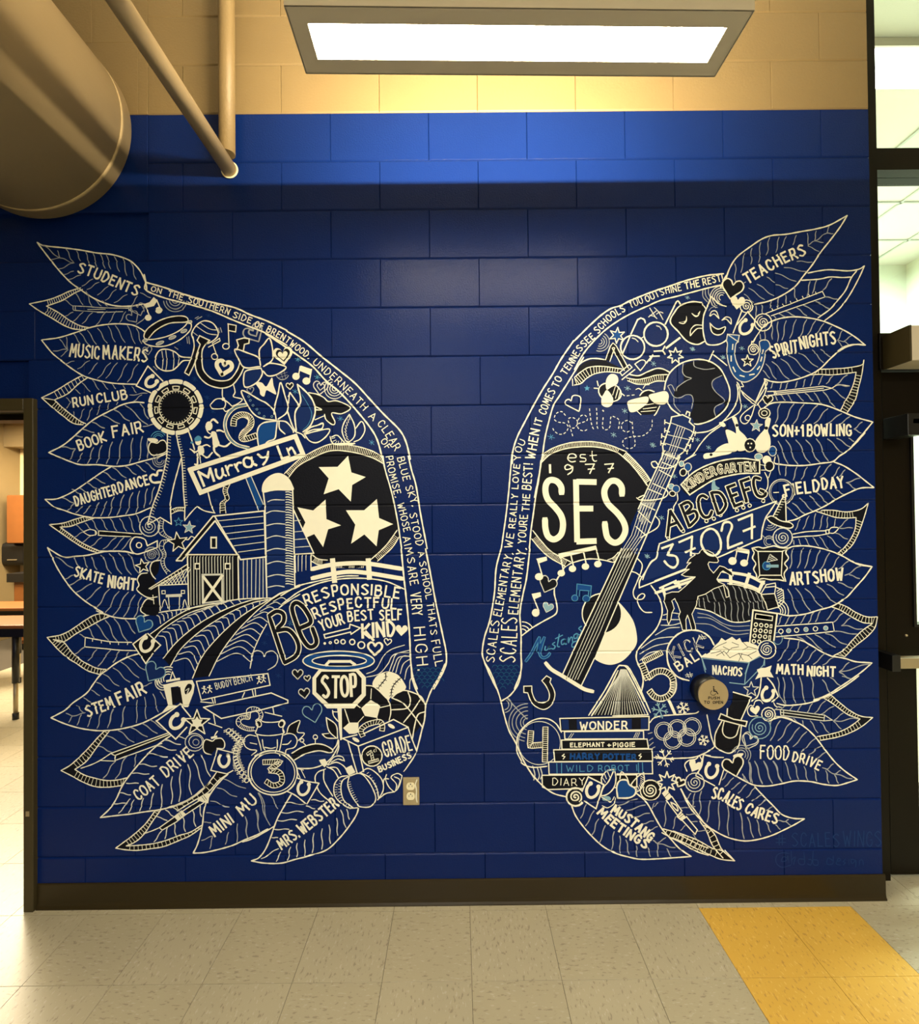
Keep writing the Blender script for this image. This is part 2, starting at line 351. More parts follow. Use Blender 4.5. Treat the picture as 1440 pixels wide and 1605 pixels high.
# ---------------------------------------------------------------- hanging lamps
def pendant(loc, yaw, label, lens='lens', group=None, near=False):
    L, W, H = 1.218, .196, .060
    t = thing('pendant_lamp', loc, label=label, category='lamp')
    if group: t['group'] = group
    t.rotation_euler = (0, 0, yaw)
    lw, ll = .052, 1.126
    bm = bmesh.new()      # housing: four sides, underside border around a recessed lens
    bx(bm, -L/2, L/2, -W/2, -lw, 0, .004); bx(bm, -L/2, L/2, lw, W/2, 0, .004)
    bx(bm, -L/2, -ll/2, -lw, lw, 0, .004); bx(bm, ll/2, L/2, -lw, lw, 0, .004)
    for s in (-1, 1):
        bx(bm, -L/2, L/2, s*W/2-.002, s*W/2+.002, 0, H); bx(bm, s*L/2-.002, s*L/2+.002, -W/2, W/2, 0, H)
        bx(bm, -ll/2, ll/2, s*lw-.001, s*lw+.001, .004, .022); bx(bm, s*ll/2-.001, s*ll/2+.001, -lw, lw, .004, .022)
    obj('housing', bm, 'house', t)
    bm = bmesh.new(); bx(bm, -ll/2, ll/2, -lw, lw, .012, .016); obj('lens', bm, lens, t)
    bm = bmesh.new(); bx(bm, -ll/2, ll/2, -.02, .02, .03, .045); obj('gear_tray', bm, 'house', t)
    for s in (-1, 1):
        bm = bmesh.new(); cyl(bm, (s*.5, 0, .04), (s*.5, 0, CEIL-loc[2]-.004), .0015, 8); obj('cable', bm, 'plate', t)
    return t, H, ll
FXC = at(803, 112, 1.476); 
zf = EYE+1.316
lampx = at(809, 60, 1.38)[0]
lp, H_, ll_ = pendant((lampx, -DIST+1.378, zf), .018, 'long grey pendant lamp with a glowing white lens hanging in front of the mural wall')
ZCUT = wall_pt(700, 286)[1]
# its upward tubes: narrow bright strips set a little above the housing rim
for tilt, p in ((1, 72), (-1, 60)):
    a = area('pendant_uplight', (lampx, -DIST+1.378, 0), (ll_, .003), p, WARM); a.data.spread = math.radians(180)
    a.rotation_euler = (math.pi-tilt*math.radians(78 if tilt > 0 else 40), 0, .018)
    rim = zf+H_; a.location.z = rim+(rim-ZCUT)*.098/.578
UPL = [o for o in C.objects if o.name.startswith('pendant_uplight')]
for k, (x, y) in enumerate(ROOM_LAMPS):
    pendant((x, y, 3.09), 0, 'grey pendant lamp behind the viewer, %s' % ['nearer left', 'nearer right', 'farther left', 'farther right'][k], 'lamp', 'pendant lamps behind the viewer')

# ---------------------------------------------------------------- duct and pipes
cx, cz = wall_pt(70, 208); rr = abs(wall_pt(207, 208)[0]-cx)
dt = thing('round_duct', (cx, 0, cz), label='fat round tan painted air duct running out of the wall at upper left', category='duct')
bm = bmesh.new(); cyl(bm, (0, -6.9, 0), (0, -.004, 0), rr, 96); obj('duct_body', bm, 'duct', dt)
for yy_ in (-.06, -1.3, -2.6):
    bm = bmesh.new(); cyl(bm, (0, yy_-.008, 0), (0, yy_+.008, 0), rr+.0012, 96); obj('seam_band', bm, 'duct', dt)
pr = .030
px_, pz_ = wall_pt(357, 262, -.02)
pp = thing('conduit_pipe', (px_, 0, pz_), label='thin tan pipe running out of the wall beside the round duct', category='pipe')
bm = bmesh.new(); cyl(bm, (0, -6.9, 0), (0, -.003, 0), pr, 32); obj('pipe', bm, 'duct', pp)
bm = bmesh.new(); cyl(bm, (0, -.006, 0), (0, -.0025, 0), pr+.005, 32); obj('wall_collar', bm, 'ivory', pp)
vx = wall_pt(355, 60, -.06)[0]
vp = thing('riser_pipe', (vx, -.06, pz_), label='vertical tan pipe rising up the wall from the thin horizontal pipe', category='pipe')
bm = bmesh.new(); cyl(bm, (0, 0, pr*.8), (0, 0, CEIL-pz_-.002), .031, 32); obj('pipe', bm, 'yellow', vp)
# ---------------------------------------------------------------- outlet and push plate
x0, z1 = wall_pt(631.5, 1217.5); x1, z0 = wall_pt(657.5, 1260.5)
ou = thing('wall_outlet', ((x0+x1)/2, 0, (z0+z1)/2), label='steel covered duplex wall outlet below the left wing tip', category='outlet')
hw, hh = (x1-x0)/2, (z1-z0)/2
box('cover_plate', 'plate', -hw, hw, -.007, -.0002, -hh, hh, ou, .0028)
for s in (.0215, -.0185):
    bm = bmesh.new(); cyl(bm, (-.002, -.0065, s), (-.002, -.0095, s), .0172, 28)
    for v in bm.verts: v.co.z = max(min(v.co.z, s+.0145), s-.0145)
    r = obj('receptacle', bm, 'ivory', ou)
    bm = bmesh.new(); bx(bm, -.0095, -.0075, -.0102, -.009, s-.002, s+.005); bx(bm, .0035, .0055, -.0102, -.009, s-.002, s+.005)
    bx(bm, -.0042, .0002, -.0102, -.009, s+.007, s+.011); obj('slots', bm, 'black', r)
bm = bmesh.new(); cyl(bm, (-.002, -.0078, .0015), (-.002, -.0068, .0015), .003, 12); obj('screw', bm, 'plate', ou)
bx0, bz0 = wall_pt(1118, 1089, -.075)
pb = thing('push_plate', (bx0, 0, bz0), label='round brushed metal push to open button on a black box', category='door button')
R_ = wall_pt(1141.5, 1089, -.075)[0]-bx0
bm = bmesh.new(); cyl(bm, (0, -.066, 0), (0, -.0003, 0), R_*1.0, 64); obj('mounting_box', bm, 'black', pb)
bm = bmesh.new(); cyl(bm, (0, -.066, 0), (0, -.074, 0), R_, 64, caps=True); 
bmesh.ops.bevel(bm, geom=[e for e in bm.edges if all(v.co.y < -.073 for v in e.verts)], offset=.0022, segments=3, affect='EDGES')
obj('button_plate', bm, 'brass', pb)
# ---------------------------------------------------------------- painting engine: brush strokes and paint fills laid on the wall
CR = {'A': (40, 360), 'B': (200, 420), 'C': (400, 500), 'D': (40, 560), 'E': (220, 580), 'F': (430, 680), 'G': (40, 740), 'H': (220, 740),
      'I': (40, 920), 'J': (220, 900), 'K': (440, 860), 'L': (80, 1080), 'M': (170, 1160), 'N': (300, 1060), 'O': (450, 1030), 'P': (380, 1160),
      'a': (1120, 330), 'b': (900, 430), 'c': (1000, 500), 'd': (1140, 480), 'e': (800, 560), 'f': (820, 690), 'g': (1000, 690), 'h': (1140, 680),
      'i': (740, 860), 'j': (900, 860), 'k': (1060, 840), 'l': (1150, 880), 'm': (760, 1030), 'n': (960, 1030), 'o': (1120, 1060), 'p': (860, 1160),
      'q': (1060, 1160), 'r': (1180, 1240), 's': (520, 640), 't': (560, 860), 'u': (740, 640), 'v': (830, 1080)}
SC = {'r': 5.538, 'v': 6.26}
COL = {'C': 'cream', 'G': 'vein', 'W': 'veinw', 'K': 'ink', 'N': 'navy', 'B': 'mid', 'S': 'sky', 'T': 'teal', 'X': 'wall', 'D': 'faint', 'E': 'scale', 'P': 'plate'}
class St: pass
S = St(); S.ox = S.oy = 0; S.k = 5.76; S.lv = 1; S.n = 0; S.Y = 0.0; S.cur = None; S.wing = None; S.part = None; S.rnd = random.Random(3)
def U(c): S.ox, S.oy = CR[c]; S.k = SC.get(c, 5.76)
def LV(n): S.lv = n
def P2(s):
    a = [float(t) for t in s.split()]; return [(S.ox+a[i]/S.k, S.oy+a[i+1]/S.k) for i in range(0, len(a)-1, 2)]
def cat(pts, closed=False, step=1.6):
    n = len(pts)
    if n < 3: 
        if n == 2: return dens(pts)
        return pts
    out = []
    rng = range(n) if closed else range(n-1)
    for i in rng:
        if closed: p0, p1, p2, p3 = pts[i-1], pts[i], pts[(i+1) % n], pts[(i+2) % n]
        else:
            p1, p2 = pts[i], pts[i+1]; p0 = pts[i-1] if i else (2*p1[0]-p2[0], 2*p1[1]-p2[1]); p3 = pts[i+2] if i+2 < n else (2*p2[0]-p1[0], 2*p2[1]-p1[1])
        d = math.hypot(p2[0]-p1[0], p2[1]-p1[1]); m = max(2, min(14, int(d/step/1.6)+1))
        for j in range(m):
            t = j/m; t2, t3 = t*t, t*t*t
            out.append(tuple(.5*((2*p1[k])+(-p0[k]+p2[k])*t+(2*p0[k]-5*p1[k]+4*p2[k]-p3[k])*t2+(-p0[k]+3*p1[k]-3*p2[k]+p3[k])*t3) for k in (0, 1)))
    if not closed: out.append(pts[-1])
    return out
def dens(pts, step=9):
    out = []
    for a, b in zip(pts, pts[1:]):
        m = max(1, int(math.hypot(b[0]-a[0], b[1]-a[1])/step))
        for j in range(m): out.append((a[0]+(b[0]-a[0])*j/m, a[1]+(b[1]-a[1])*j/m))
    return out+[pts[-1]]
def flush():
    if S.cur is None: return
    name, label, parent, bms = S.cur; S.cur = None
    tot = None
    ks = [k for k in bms if len(bms[k].verts)]
    if not ks: 
        return
    big = bmesh.new(); mats = []
    tmp = bpy.data.meshes.new('tmp')
    for k in ks:
        b = bms[k]
        for f in b.faces: f.material_index = len(mats)
        b.to_mesh(tmp); big.from_mesh(tmp); mats.append(COL[k]); b.free()
    bpy.data.meshes.remove(tmp)
    if S.Y == 0.0:
        oz = S.woff[2]; zs = [v.co.z+oz for v in big.verts]; lo, hi = min(zs), max(zs)
        for n in range(int(lo/BH), int(hi/BH)+2):
            for dz in (-.0056, -.0025, 0, .0025, .0056):
                zz = n*BH+dz
                if lo < zz < hi: bmesh.ops.bisect_plane(big, geom=list(big.verts)+list(big.edges)+list(big.faces), dist=1e-6, plane_co=(0, 0, zz-oz), plane_no=(0, 0, 1))
        for v in big.verts:
            t = abs(v.co.z+oz-round((v.co.z+oz)/BH)*BH)
            if t < .0056: v.co.y += .0041-.0022*t/.0025 if t < .0025 else .0019*(.0056-t)/.0031
    for f in big.faces:
        f.normal_update()
        if f.normal.y > 0: f.normal_flip()
    o = obj(name, big, None, parent)
    for k in mats: o.data.materials.append(M[k])
    if label: o['label'] = label
    S.last = o
    return o
def wing(name, loc, **kw): flush(); S.wing = thing(name, loc, **kw); S.woff = loc
def part(name, label=None): flush(); S.cur = (name, label, S.wing, {}); S.isub = False
def sub(name, label=None):
    o = flush()
    if o is not None and not S.isub: S.part = o
    S.cur = (name, label, S.part, {}); S.isub = True
def bmc(c):
    d = S.cur[3]
    if c not in d: d[c] = bmesh.new()
    return d[c]
def yoff(fill):
    S.n += 1
    return S.Y-(.0003+S.lv*.00010+(0 if fill else .00005)+(S.n % 8)*5e-6)
def wv(bm, p, y):
    x, z = wall_pt(p[0], p[1], S.Y); return bm.verts.new((x-S.woff[0], y, z-S.woff[2]))
def ribbon(pts, w, c, closed=False, taper=False):
    # pts in photo px, w in photo px
    q = [pts[0]]
    for p in pts[1:]:
        if math.hypot(p[0]-q[-1][0], p[1]-q[-1][1]) > .15: q.append(p)
    pts = q; n = len(pts)
    if n < 2: return
    bm = bmc(c); y = yoff(False); L_, R_ = [], []
    ph = S.rnd.random()*9
    for i, p in enumerate(pts):
        a = pts[i-1] if (i or closed) else p; b = pts[(i+1) % n] if (i < n-1 or closed) else p
        dx, dy = b[0]-a[0], b[1]-a[1]; l = math.hypot(dx, dy) or 1
        h = w/2*(1+.13*math.sin(ph+i*.9)+.06*math.sin(ph*3+i*2.3)) if w < 4 else w/2
        nx, ny = -dy/l*h, dx/l*h
        if not closed and i == 0: p = (p[0]-dx/l*h*.5, p[1]-dy/l*h*.5); nx *= .75; ny *= .75
        if not closed and i == n-1: p = (p[0]+dx/l*h*.5, p[1]+dy/l*h*.5); nx *= .75; ny *= .75
        L_.append(wv(bm, (p[0]+nx, p[1]+ny), y)); R_.append(wv(bm, (p[0]-nx, p[1]-ny), y))
    for i in range(n if closed else n-1):
        j = (i+1) % n
        bm.faces.new((L_[i], L_[j], R_[j], R_[i]))
def seg(a, b, w, c):
    dx, dy = b[0]-a[0], b[1]-a[1]; l = math.hypot(dx, dy)
    if l < .05: return
    ux, uy = dx/l, dy/l; h = w/2; e = h*.8; bm = bmc(c); y = yoff(False)
    P_ = [(a[0]-ux*e, a[1]-uy*e), (b[0]+ux*e, b[1]+uy*e)]
    nx, ny = -uy*h, ux*h
    m = max(1, int(l/30)); prev = None
    for j in range(m+1):
        t = j/m; p = (P_[0][0]+(P_[1][0]-P_[0][0])*t, P_[0][1]+(P_[1][1]-P_[0][1])*t)
        cur = (wv(bm, (p[0]+nx, p[1]+ny), y), wv(bm, (p[0]-nx, p[1]-ny), y))
        if prev: bm.faces.new((prev[0], cur[0], cur[1], prev[1]))
        prev = cur
def strokes(s):
    for t in s.split('|'):
        t = t.strip(); st = cl = False
        while t and t[0] in '!o':
            if t[0] == '!': st = True
            else: cl = True
            t = t[1:].strip()
        yield P2(t), st, cl
def L(s, w=10, c='C'):
    for p, st, cl in strokes(s):
        draw(p, st, cl, w, c)
def draw(p, st, cl, w, c):
    if st:
        q = p+[p[0]] if cl else p
        for a, b in zip(q, q[1:]): seg(a, b, w/S.k, c)
    else: ribbon(cat(p, cl), w/S.k, c, cl)
def poly(pts, c):
    if len(pts) < 3: return
    bm = bmc(c); y = yoff(True)
    vs_ = [wv(bm, p, y) for p in pts]
    try: f = bm.faces.new(vs_)
    except Exception: return
    f.normal_update(); bmesh.ops.triangulate(bm, faces=[f], ngon_method='EAR_CLIP')
def F(s, c='C'):
    for p, st, cl in strokes(s): poly(p if st else cat(p, True), c)
def R(s):
    a = [float(t) for t in s.split()]; return a
def V(s, w=7, c='G', b=.045):
    for t in s.split(';'):
        a = P2(t)
        if len(a) < 2: continue
        p, q = a[0], a[1]; dx, dy = q[0]-p[0], q[1]-p[1]
        g = b*(1+.4*S.rnd.uniform(-1, 1)); sg = 1 if dx*dy > 0 else -1
        m1 = (p[0]+dx*.3+dy*g*.8*sg, p[1]+dy*.3-dx*g*.8*sg); m2 = (p[0]+dx*.7-dy*g*.8*sg, p[1]+dy*.7+dx*g*.8*sg)
        ribbon(cat([p, m1, m2, q]), w/S.k, c)
def resamp(pts, n):
    d = [0]
    for a, b in zip(pts, pts[1:]): d.append(d[-1]+math.hypot(b[0]-a[0], b[1]-a[1]))
    out = []; j = 0
    for i in range(n):
        t = d[-1]*i/(n-1)
        while j < len(d)-2 and d[j+1] < t: j += 1
        k = (t-d[j])/((d[j+1]-d[j]) or 1)
        out.append((pts[j][0]+(pts[j+1][0]-pts[j][0])*k, pts[j][1]+(pts[j+1][1]-pts[j][1])*k))
    return out
def LD(a, b, n, w=10, wr=6, fill='K', c='C', cr='C', edge=True):
    A_, B_ = cat(P2(a)), cat(P2(b))
    if fill: poly(A_+B_[::-1], fill)
    if edge: ribbon(A_, w/S.k, c); ribbon(B_, w/S.k, c)
    Ad = resamp(A_, 240); Bd = resamp(B_, 240)
    la = sum(math.hypot(q[0]-p[0], q[1]-p[1]) for p, q in zip(A_, A_[1:])); lb = sum(math.hypot(q[0]-p[0], q[1]-p[1]) for p, q in zip(B_, B_[1:]))
    src, dst = (B_, Ad) if lb < la else (A_, Bd)
    for p in resamp(src, n+2)[1:-1]:
        q = min(dst, key=lambda t: (t[0]-p[0])**2+(t[1]-p[1])**2); ribbon([p, q], wr/S.k, cr)
def LS(path, wd, n, w=8, wr=6, fill='K', c='C', ends=True, st=False):
    # ladder stroke: a hollow stroke of width wd with rungs
    for p, s_, cl in strokes(path):
        q = dens(p, 3) if (st or s_) else cat(p, cl)
        h = wd/S.k/2; A_, B_ = [], []
        for i, pt in enumerate(q):
            a = q[max(0, i-1)]; b = q[min(len(q)-1, i+1)]; dx, dy = b[0]-a[0], b[1]-a[1]; l = math.hypot(dx, dy) or 1
            A_.append((pt[0]-dy/l*h, pt[1]+dx/l*h)); B_.append((pt[0]+dy/l*h, pt[1]-dx/l*h))
        if fill: poly(A_+B_[::-1], fill)
        ribbon(A_, w/S.k, c); ribbon(B_, w/S.k, c)
        if ends: ribbon([A_[0], B_[0]], w/S.k, c); ribbon([A_[-1], B_[-1]], w/S.k, c)
        if n:
            for p_, q_ in list(zip(resamp(A_, n+2), resamp(B_, n+2)))[1:-1]: ribbon([p_, q_], wr/S.k, c)
def OS(path, wd, fill='K', w=8, c='C'):
    # outlined letter stroke: cream underlay, dark overlay
    lv = S.lv
    for p, st, cl in strokes(path): draw(p, st, cl, wd+2*w, c)
    S.lv = lv+1
    for p, st, cl in strokes(path): draw(p, st, cl, wd, fill)
    S.lv = lv
def TK(path, n, ln, w=6, c='C', ang=90):
    for p, st, cl in strokes(path):
        q = p if st else cat(p, cl); r = resamp(q, n)
        for i in range(n):
            a = r[max(0, i-1)]; b = r[min(n-1, i+1)]; t = math.atan2(b[1]-a[1], b[0]-a[0])+math.radians(ang)
            ribbon([r[i], (r[i][0]+math.cos(t)*ln/S.k, r[i][1]+math.sin(t)*ln/S.k)], w/S.k, c)
def ell(cx, cy, rx, ry=None, ang=0, n=None, a0=0, a1=360):
    ry = rx if ry is None else ry; n = n or max(12, int(max(rx, ry)/5)); ca, sa = math.cos(math.radians(ang)), math.sin(math.radians(ang)); out = []
    full = abs(a1-a0) >= 360
    for i in range(n if full else n+1):
        t = math.radians(a0+(a1-a0)*i/n); x, y = rx*math.cos(t), ry*math.sin(t)
        out.append((S.ox+(cx+x*ca-y*sa)/S.k, S.oy+(cy+x*sa+y*ca)/S.k))
    return out
def CI(cx, cy, rx, ry=None, ang=0, w=10, c='C', fill=None):
    e = ell(cx, cy, rx, ry, ang)
    if fill: poly(e, fill)
    if w: ribbon(e, w/S.k, c, True)
def ARC(cx, cy, rs, a0, a1, w=7, c='G', q=1):
    for r in rs: ribbon(ell(cx, cy, r, r*q, 0, None, a0, a1), w/S.k, c)
def SP(cx, cy, r, turns=2.5, w=8, c='C', a=0, ring=True, fill=None, rw=10):
    again('spiral')
    if fill: poly(ell(cx, cy, r), fill)
    if ring: ribbon(ell(cx, cy, r), rw/S.k, c, True)
    n = int(14*turns); rr_ = r*.72 if ring else r
    ribbon([(S.ox+(cx+rr_*i/n*math.cos(a+i/14*6.283))/S.k, S.oy+(cy+rr_*i/n*math.sin(a+i/14*6.283))/S.k) for i in range(2, n+1)], w/S.k, c)
def again(k):
    if S.cur and S.cur[0] == k and S.cur[3] and not S.isub: part(k, None)
def xf(pts, cx, cy, r, ang):
    ca, sa = math.cos(math.radians(ang)), math.sin(math.radians(ang))
    return [(S.ox+(cx+(x*ca-y*sa)*r)/S.k, S.oy+(cy+(x*sa+y*ca)*r)/S.k) for x, y in pts]
HP = [(0, .95), (-.45, .48), (-.88, .02), (-.95, -.45), (-.62, -.8), (-.22, -.68), (0, -.32), (.22, -.68), (.62, -.8), (.95, -.45), (.88, .02), (.45, .48)]
def HT(cx, cy, r, ang=0, w=9, c='C', fill=None):
    again('heart'); p = xf(HP, cx, cy, r, ang)
    q = cat(p+[p[0]])
    if fill: poly(q[:-1], fill)
    if w: ribbon(q, w/S.k, c)
def SR(cx, cy, r, ang=0, w=9, c='C', fill=None, n=5, inner=.42):
    again('star'); p = xf([(math.sin(math.pi*i/n)*(1 if i % 2 == 0 else inner), -math.cos(math.pi*i/n)*(1 if i % 2 == 0 else inner)) for i in range(2*n)], cx, cy, r, ang)
    if fill: poly(p, fill)
    if w:
        for a, b in zip(p, p[1:]+[p[0]]): seg(a, b, w/S.k, c)
def TW(s, r=26, c='S', w=6):
    for t in s.split(';'):
        x, y = [float(v) for v in t.split()][:2]; a = S.rnd.uniform(-.3, .3)
        for k in range(3):
            d = a+k*math.pi/3+.5; q = r*(.8 if k else 1.1)
            seg((S.ox+(x-math.cos(d)*q)/S.k, S.oy+(y-math.sin(d)*q)/S.k), (S.ox+(x+math.cos(d)*q)/S.k, S.oy+(y+math.sin(d)*q)/S.k), w/S.k*.8, c)
def HS(cx, cy, r, ang=0, w=22, c='C'):
    # small solid horseshoe, opening upward
    p = xf([(-.62, -.95), (-.85, -.35), (-.75, .35), (-.35, .85), (0, .95), (.35, .85), (.75, .35), (.85, -.35), (.62, -.95)], cx, cy, r, ang)
    ribbon(cat(p), w/S.k, c)
    for e in (p[0], p[-1]): poly([(e[0]+math.cos(t)*w/S.k*.8, e[1]+math.sin(t)*w/S.k*.8) for t in [i*.785 for i in range(8)]], c)
def SNOW(cx, cy, r, w=8, c='C'):
    for k in range(6):
        d = k*math.pi/3+.2; ux, uy = math.cos(d), math.sin(d)
        e = (S.ox+(cx+ux*r)/S.k, S.oy+(cy+uy*r)/S.k); seg((S.ox+cx/S.k, S.oy+cy/S.k), e, w/S.k, c)
        m = (S.ox+(cx+ux*r*.6)/S.k, S.oy+(cy+uy*r*.6)/S.k)
        for sg in (-1, 1): seg(m, (m[0]+math.cos(d+sg*.8)*r*.35/S.k, m[1]+math.sin(d+sg*.8)*r*.35/S.k), w/S.k*.8, c)
FONT = {'A': (6, '!003960 !1353'), 'B': (6, '!0009 0949574505 0545634000'), 'C': (6, '67491804114062'), 'D': (6, '!0009 0939653000'), 'E': (5, '!59090050 !0545'), 'F': (5, '!590900 !0545'),
 'G': (6, '6749180411406263 !6444'), 'H': (6, '!0009 !6069 !0565'), 'I': (0, '!0009'), 'J': (5, '59523002'), 'K': (6, '!0009 !690460'), 'L': (5, '!090050'), 'M': (8, '!0019437980'), 'N': (6, '!00096069'),
 'O': (6, 'o390702306267'), 'P': (5, '!0009 0949574404'), 'Q': (6, 'o390702306267 !4260'), 'R': (6, '!0009 0949574404 !3460'), 'S': (6, '68390735623001'), 'T': (6, '!0969 !3930'), 'U': (6, '0902306269'),
 'V': (6, '!093069'), 'W': (8, '!0920466089'), 'X': (6, '!0960 !0069'), 'Y': (6, '!093569 !3530'), 'Z': (6, '!09690060'), '1': (3, '!07292 !2920'.replace('!07292 ', '!0729 ')), '2': (5, '0729585500 !0050'),
 '3': (5, '!085926 2655523001'), '7': (5, '!095920 !1545'), '9': (5, '57390725365759 !5730'), '0': (6, 'o390702306267'), '+': (5, '!2107 !0454'.replace('!2107', '!2127')), '.': (0, '!0001'), ',': (1, '!120-'), "'": (0, '!0907'), '!': (0, '!0903 !0001'), '#': (6, '!2129 !4149 !0363 !0666'), '-': (4, '!0444'), ' ': (4, '')}
FONT[','] = (1, '!1100')
def T(txt, path, h, w, c='C', gap=.28, stretch=True):
    pts = P2(path) if isinstance(path, str) else path
    pts = cat(pts) if len(pts) > 2 else pts
    h = h/S.k; wpx = w/S.k
    asp = .078
    tw = sum(FONT[ch][0]*asp+gap for ch in txt)-gap
    d = [0]
    for a, b in zip(pts, pts[1:]): d.append(d[-1]+math.hypot(b[0]-a[0], b[1]-a[1]))
    tot = d[-1]; kx = tot/tw     # letters fill the whole baseline
    x = 0
    for ch in txt:
        cw, st = FONT[ch]
        mid = (x+cw*asp/2)*kx
        j = 0
        while j < len(d)-2 and d[j+1] < mid: j += 1
        t = (mid-d[j])/((d[j+1]-d[j]) or 1)
        bx_, by_ = pts[j][0]+(pts[j+1][0]-pts[j][0])*t, pts[j][1]+(pts[j+1][1]-pts[j][1])*t
        ux, uy = (pts[j+1][0]-pts[j][0]), (pts[j+1][1]-pts[j][1]); l = math.hypot(ux, uy) or 1; ux /= l; uy /= l
        jit = S.rnd.uniform(-.03, .03); tl = S.rnd.uniform(-.05, .05)
        cs, sn = math.cos(tl), math.sin(tl); ux, uy = ux*cs-uy*sn, ux*sn+uy*cs
        vx_, vy_ = uy, -ux; hh_ = h*(1+S.rnd.uniform(-.04, .04))
        for s_ in st.split():
            straight = s_[0] == '!'; cl = s_[0] == 'o'
            s2 = s_.lstrip('!o')
            pp_ = []
            for i in range(0, len(s2), 2):
                gx_, gy_ = (int(s2[i])-cw/2)*asp*kx, int(s2[i+1])/9*hh_+jit*h
                pp_.append((bx_+ux*gx_+vx_*gy_, by_+uy*gx_+vy_*gy_))
            if straight:
                for a, b in zip(pp_, pp_[1:]): seg(a, b, wpx, c)
            else: ribbon(cat(pp_, cl, 1.0), wpx, c, cl)
        x += cw*asp+gap
# ---------------------------------------------------------------- LEFT WING
wing('wing_mural', (-.95, 0, 1.2), label='left painted white wing with a barn, stop sign and three-star disc', category='mural')
def lab(n): return 'wing feather lettered '+n
VW = 7
part('feather', lab('STUDENTS')); U('A'); LV(1)
L('105 115 170 145 350 165 500 185 640 210 780 225 900 260 970 300 1040 380 1085 480 1095 545|105 115 200 240 300 365 400 470 480 530 600 610 720 665 830 690 950 690 1070 670', 12)
V('150 135 310 255; 310 255 440 300; 230 270 310 255; 290 190 310 250; 360 170 430 290; 460 190 495 280; 545 205 575 305; 610 215 645 335; 675 220 720 350; 730 230 770 355; 800 240 850 380; 880 260 915 415; 950 295 1000 450')
V('300 355 440 300; 350 405 435 375; 390 450 500 410; 510 510 610 445; 555 540 665 475; 650 590 750 510; 720 640 820 540; 800 660 920 585; 960 680 1010 600; 1035 570 1130 615')
sub('lettering'); LV(2); T('STUDENTS', '470 385 640 440 820 520 1000 595', 88, 16)
part('feather'); LV(1); LD('500 525 400 555 300 600 200 635 35 670', '515 540 440 575 330 640 190 690', 16, 10, 6, None)
LD('35 670 120 730 240 800 340 860 430 895 540 905', '190 690 300 750 400 820 500 870 580 885', 18, 10, 6, None)
V('350 630 430 690; 450 570 520 680; 545 555 600 690; 625 630 685 690; 690 640 740 690; 430 745 360 780; 520 745 430 830; 605 750 510 850; 735 735 630 870; 820 735 750 845; 905 740 850 840')
part('pen'); L('!430 690 430 725|!450 690 450 725|430 688 560 695 700 705 930 710|430 725 560 735 700 745 880 740|560 720 720 718', 6, 'W'); L('!650 745 700 745', 12, 'W'); L('!930 700 930 730|!945 700 945 730|930 715 960 745', 7, 'W')
HT(1020, 720, 62, -20, 8, 'G'); HT(970, 790, 58, -35, 8, 'G'); L('1000 855 1060 815 1090 780|1070 740 1060 700 1040 680', 8, 'G')
part('music_note'); LV(3); F('!1062 675 1120 655 1158 608 1192 640 1160 690 1095 705'); L('!1082 690 1125 790|!1185 635 1222 725', 10); CI(1108, 795, 30, 28, 0, 0, 'C', 'C'); CI(1203, 728, 32, 30, 0, 0, 'C', 'C')
part('feather', lab('MUSIC MAKERS')); LV(1)
L('150 995 300 975 450 930 580 885 700 860 830 850 960 860 1040 895 1080 925', 11); 
V('310 990 380 1080; 370 970 380 1075; 250 1095 380 1080; 320 1145 385 1085; 435 940 495 1030; 490 930 580 1045; 560 910 640 1035; 650 890 740 1025; 745 870 810 1015; 810 865 900 1020; 920 865 990 1030; 1000 890 1050 1030')
U('D'); L('110 -40 200 -65 285 0 400 90 520 165 640 205 800 235 1010 245'.replace('110 -40 200 -65', '145 -155 230 -50'), 11)
V('350 60 440 35; 470 105 580 30; 570 150 650 50; 650 190 770 50; 725 190 830 50; 830 215 920 55; 920 225 1015 60')
sub('lettering'); LV(2); U('A'); T('MUSIC', '400 1140 662 1165', 108, 15); T('MAKERS', '702 1165 900 1170 1090 1195', 112, 16)
part('feather', lab('RUN CLUB')); U('D'); LV(1)
LD('510 165 400 225 260 310 145 365', '560 185 480 240 380 330 260 385', 9, 10, 6, None); LD('145 365 240 450 340 530 430 595 520 610', '260 385 340 460 430 530 500 580 545 600', 14, 10, 6, 'K'); L('145 365 260 385', 8)
V('510 230 585 310; 600 200 665 295; 690 225 745 290; 780 240 815 285; 880 255 900 285; 450 290 495 330; 370 365 410 405; 370 460 410 405; 940 340 1100 325; 960 265 1000 320; 970 400 1050 340; 440 525 435 490; 490 560 525 465; 555 570 600 455; 645 520 675 430; 735 475 755 415; 820 430 835 405')
sub('lettering'); LV(2); T('RUN', '435 450 610 420', 78, 15); T('CLUB', '650 412 920 372', 78, 15)
part('feather', lab('BOOK FAIR')); LV(1)
L('1070 410 980 405 870 430 750 490 620 560 520 640 420 730 330 800 210 860|210 860 300 900 400 940 500 970 650 970 800 985 920 975 1050 940 1180 905 1270 870', 12)
V('330 810 450 825; 400 920 450 830; 450 710 515 720; 515 650 620 680; 600 585 715 640; 700 525 850 600; 800 475 940 575; 900 435 1105 610; 1035 420 1110 555; 1060 625 1190 600; 470 945 515 865; 560 960 615 815; 640 955 690 795; 730 960 785 765; 825 965 875 745; 940 955 970 730; 1025 930 1055 715; 1095 910 1110 730', 9)
sub('lettering'); LV(2); T('BOOK', '490 840 730 752', 88, 15); T('FAIR', '795 722 1062 672', 95, 16)
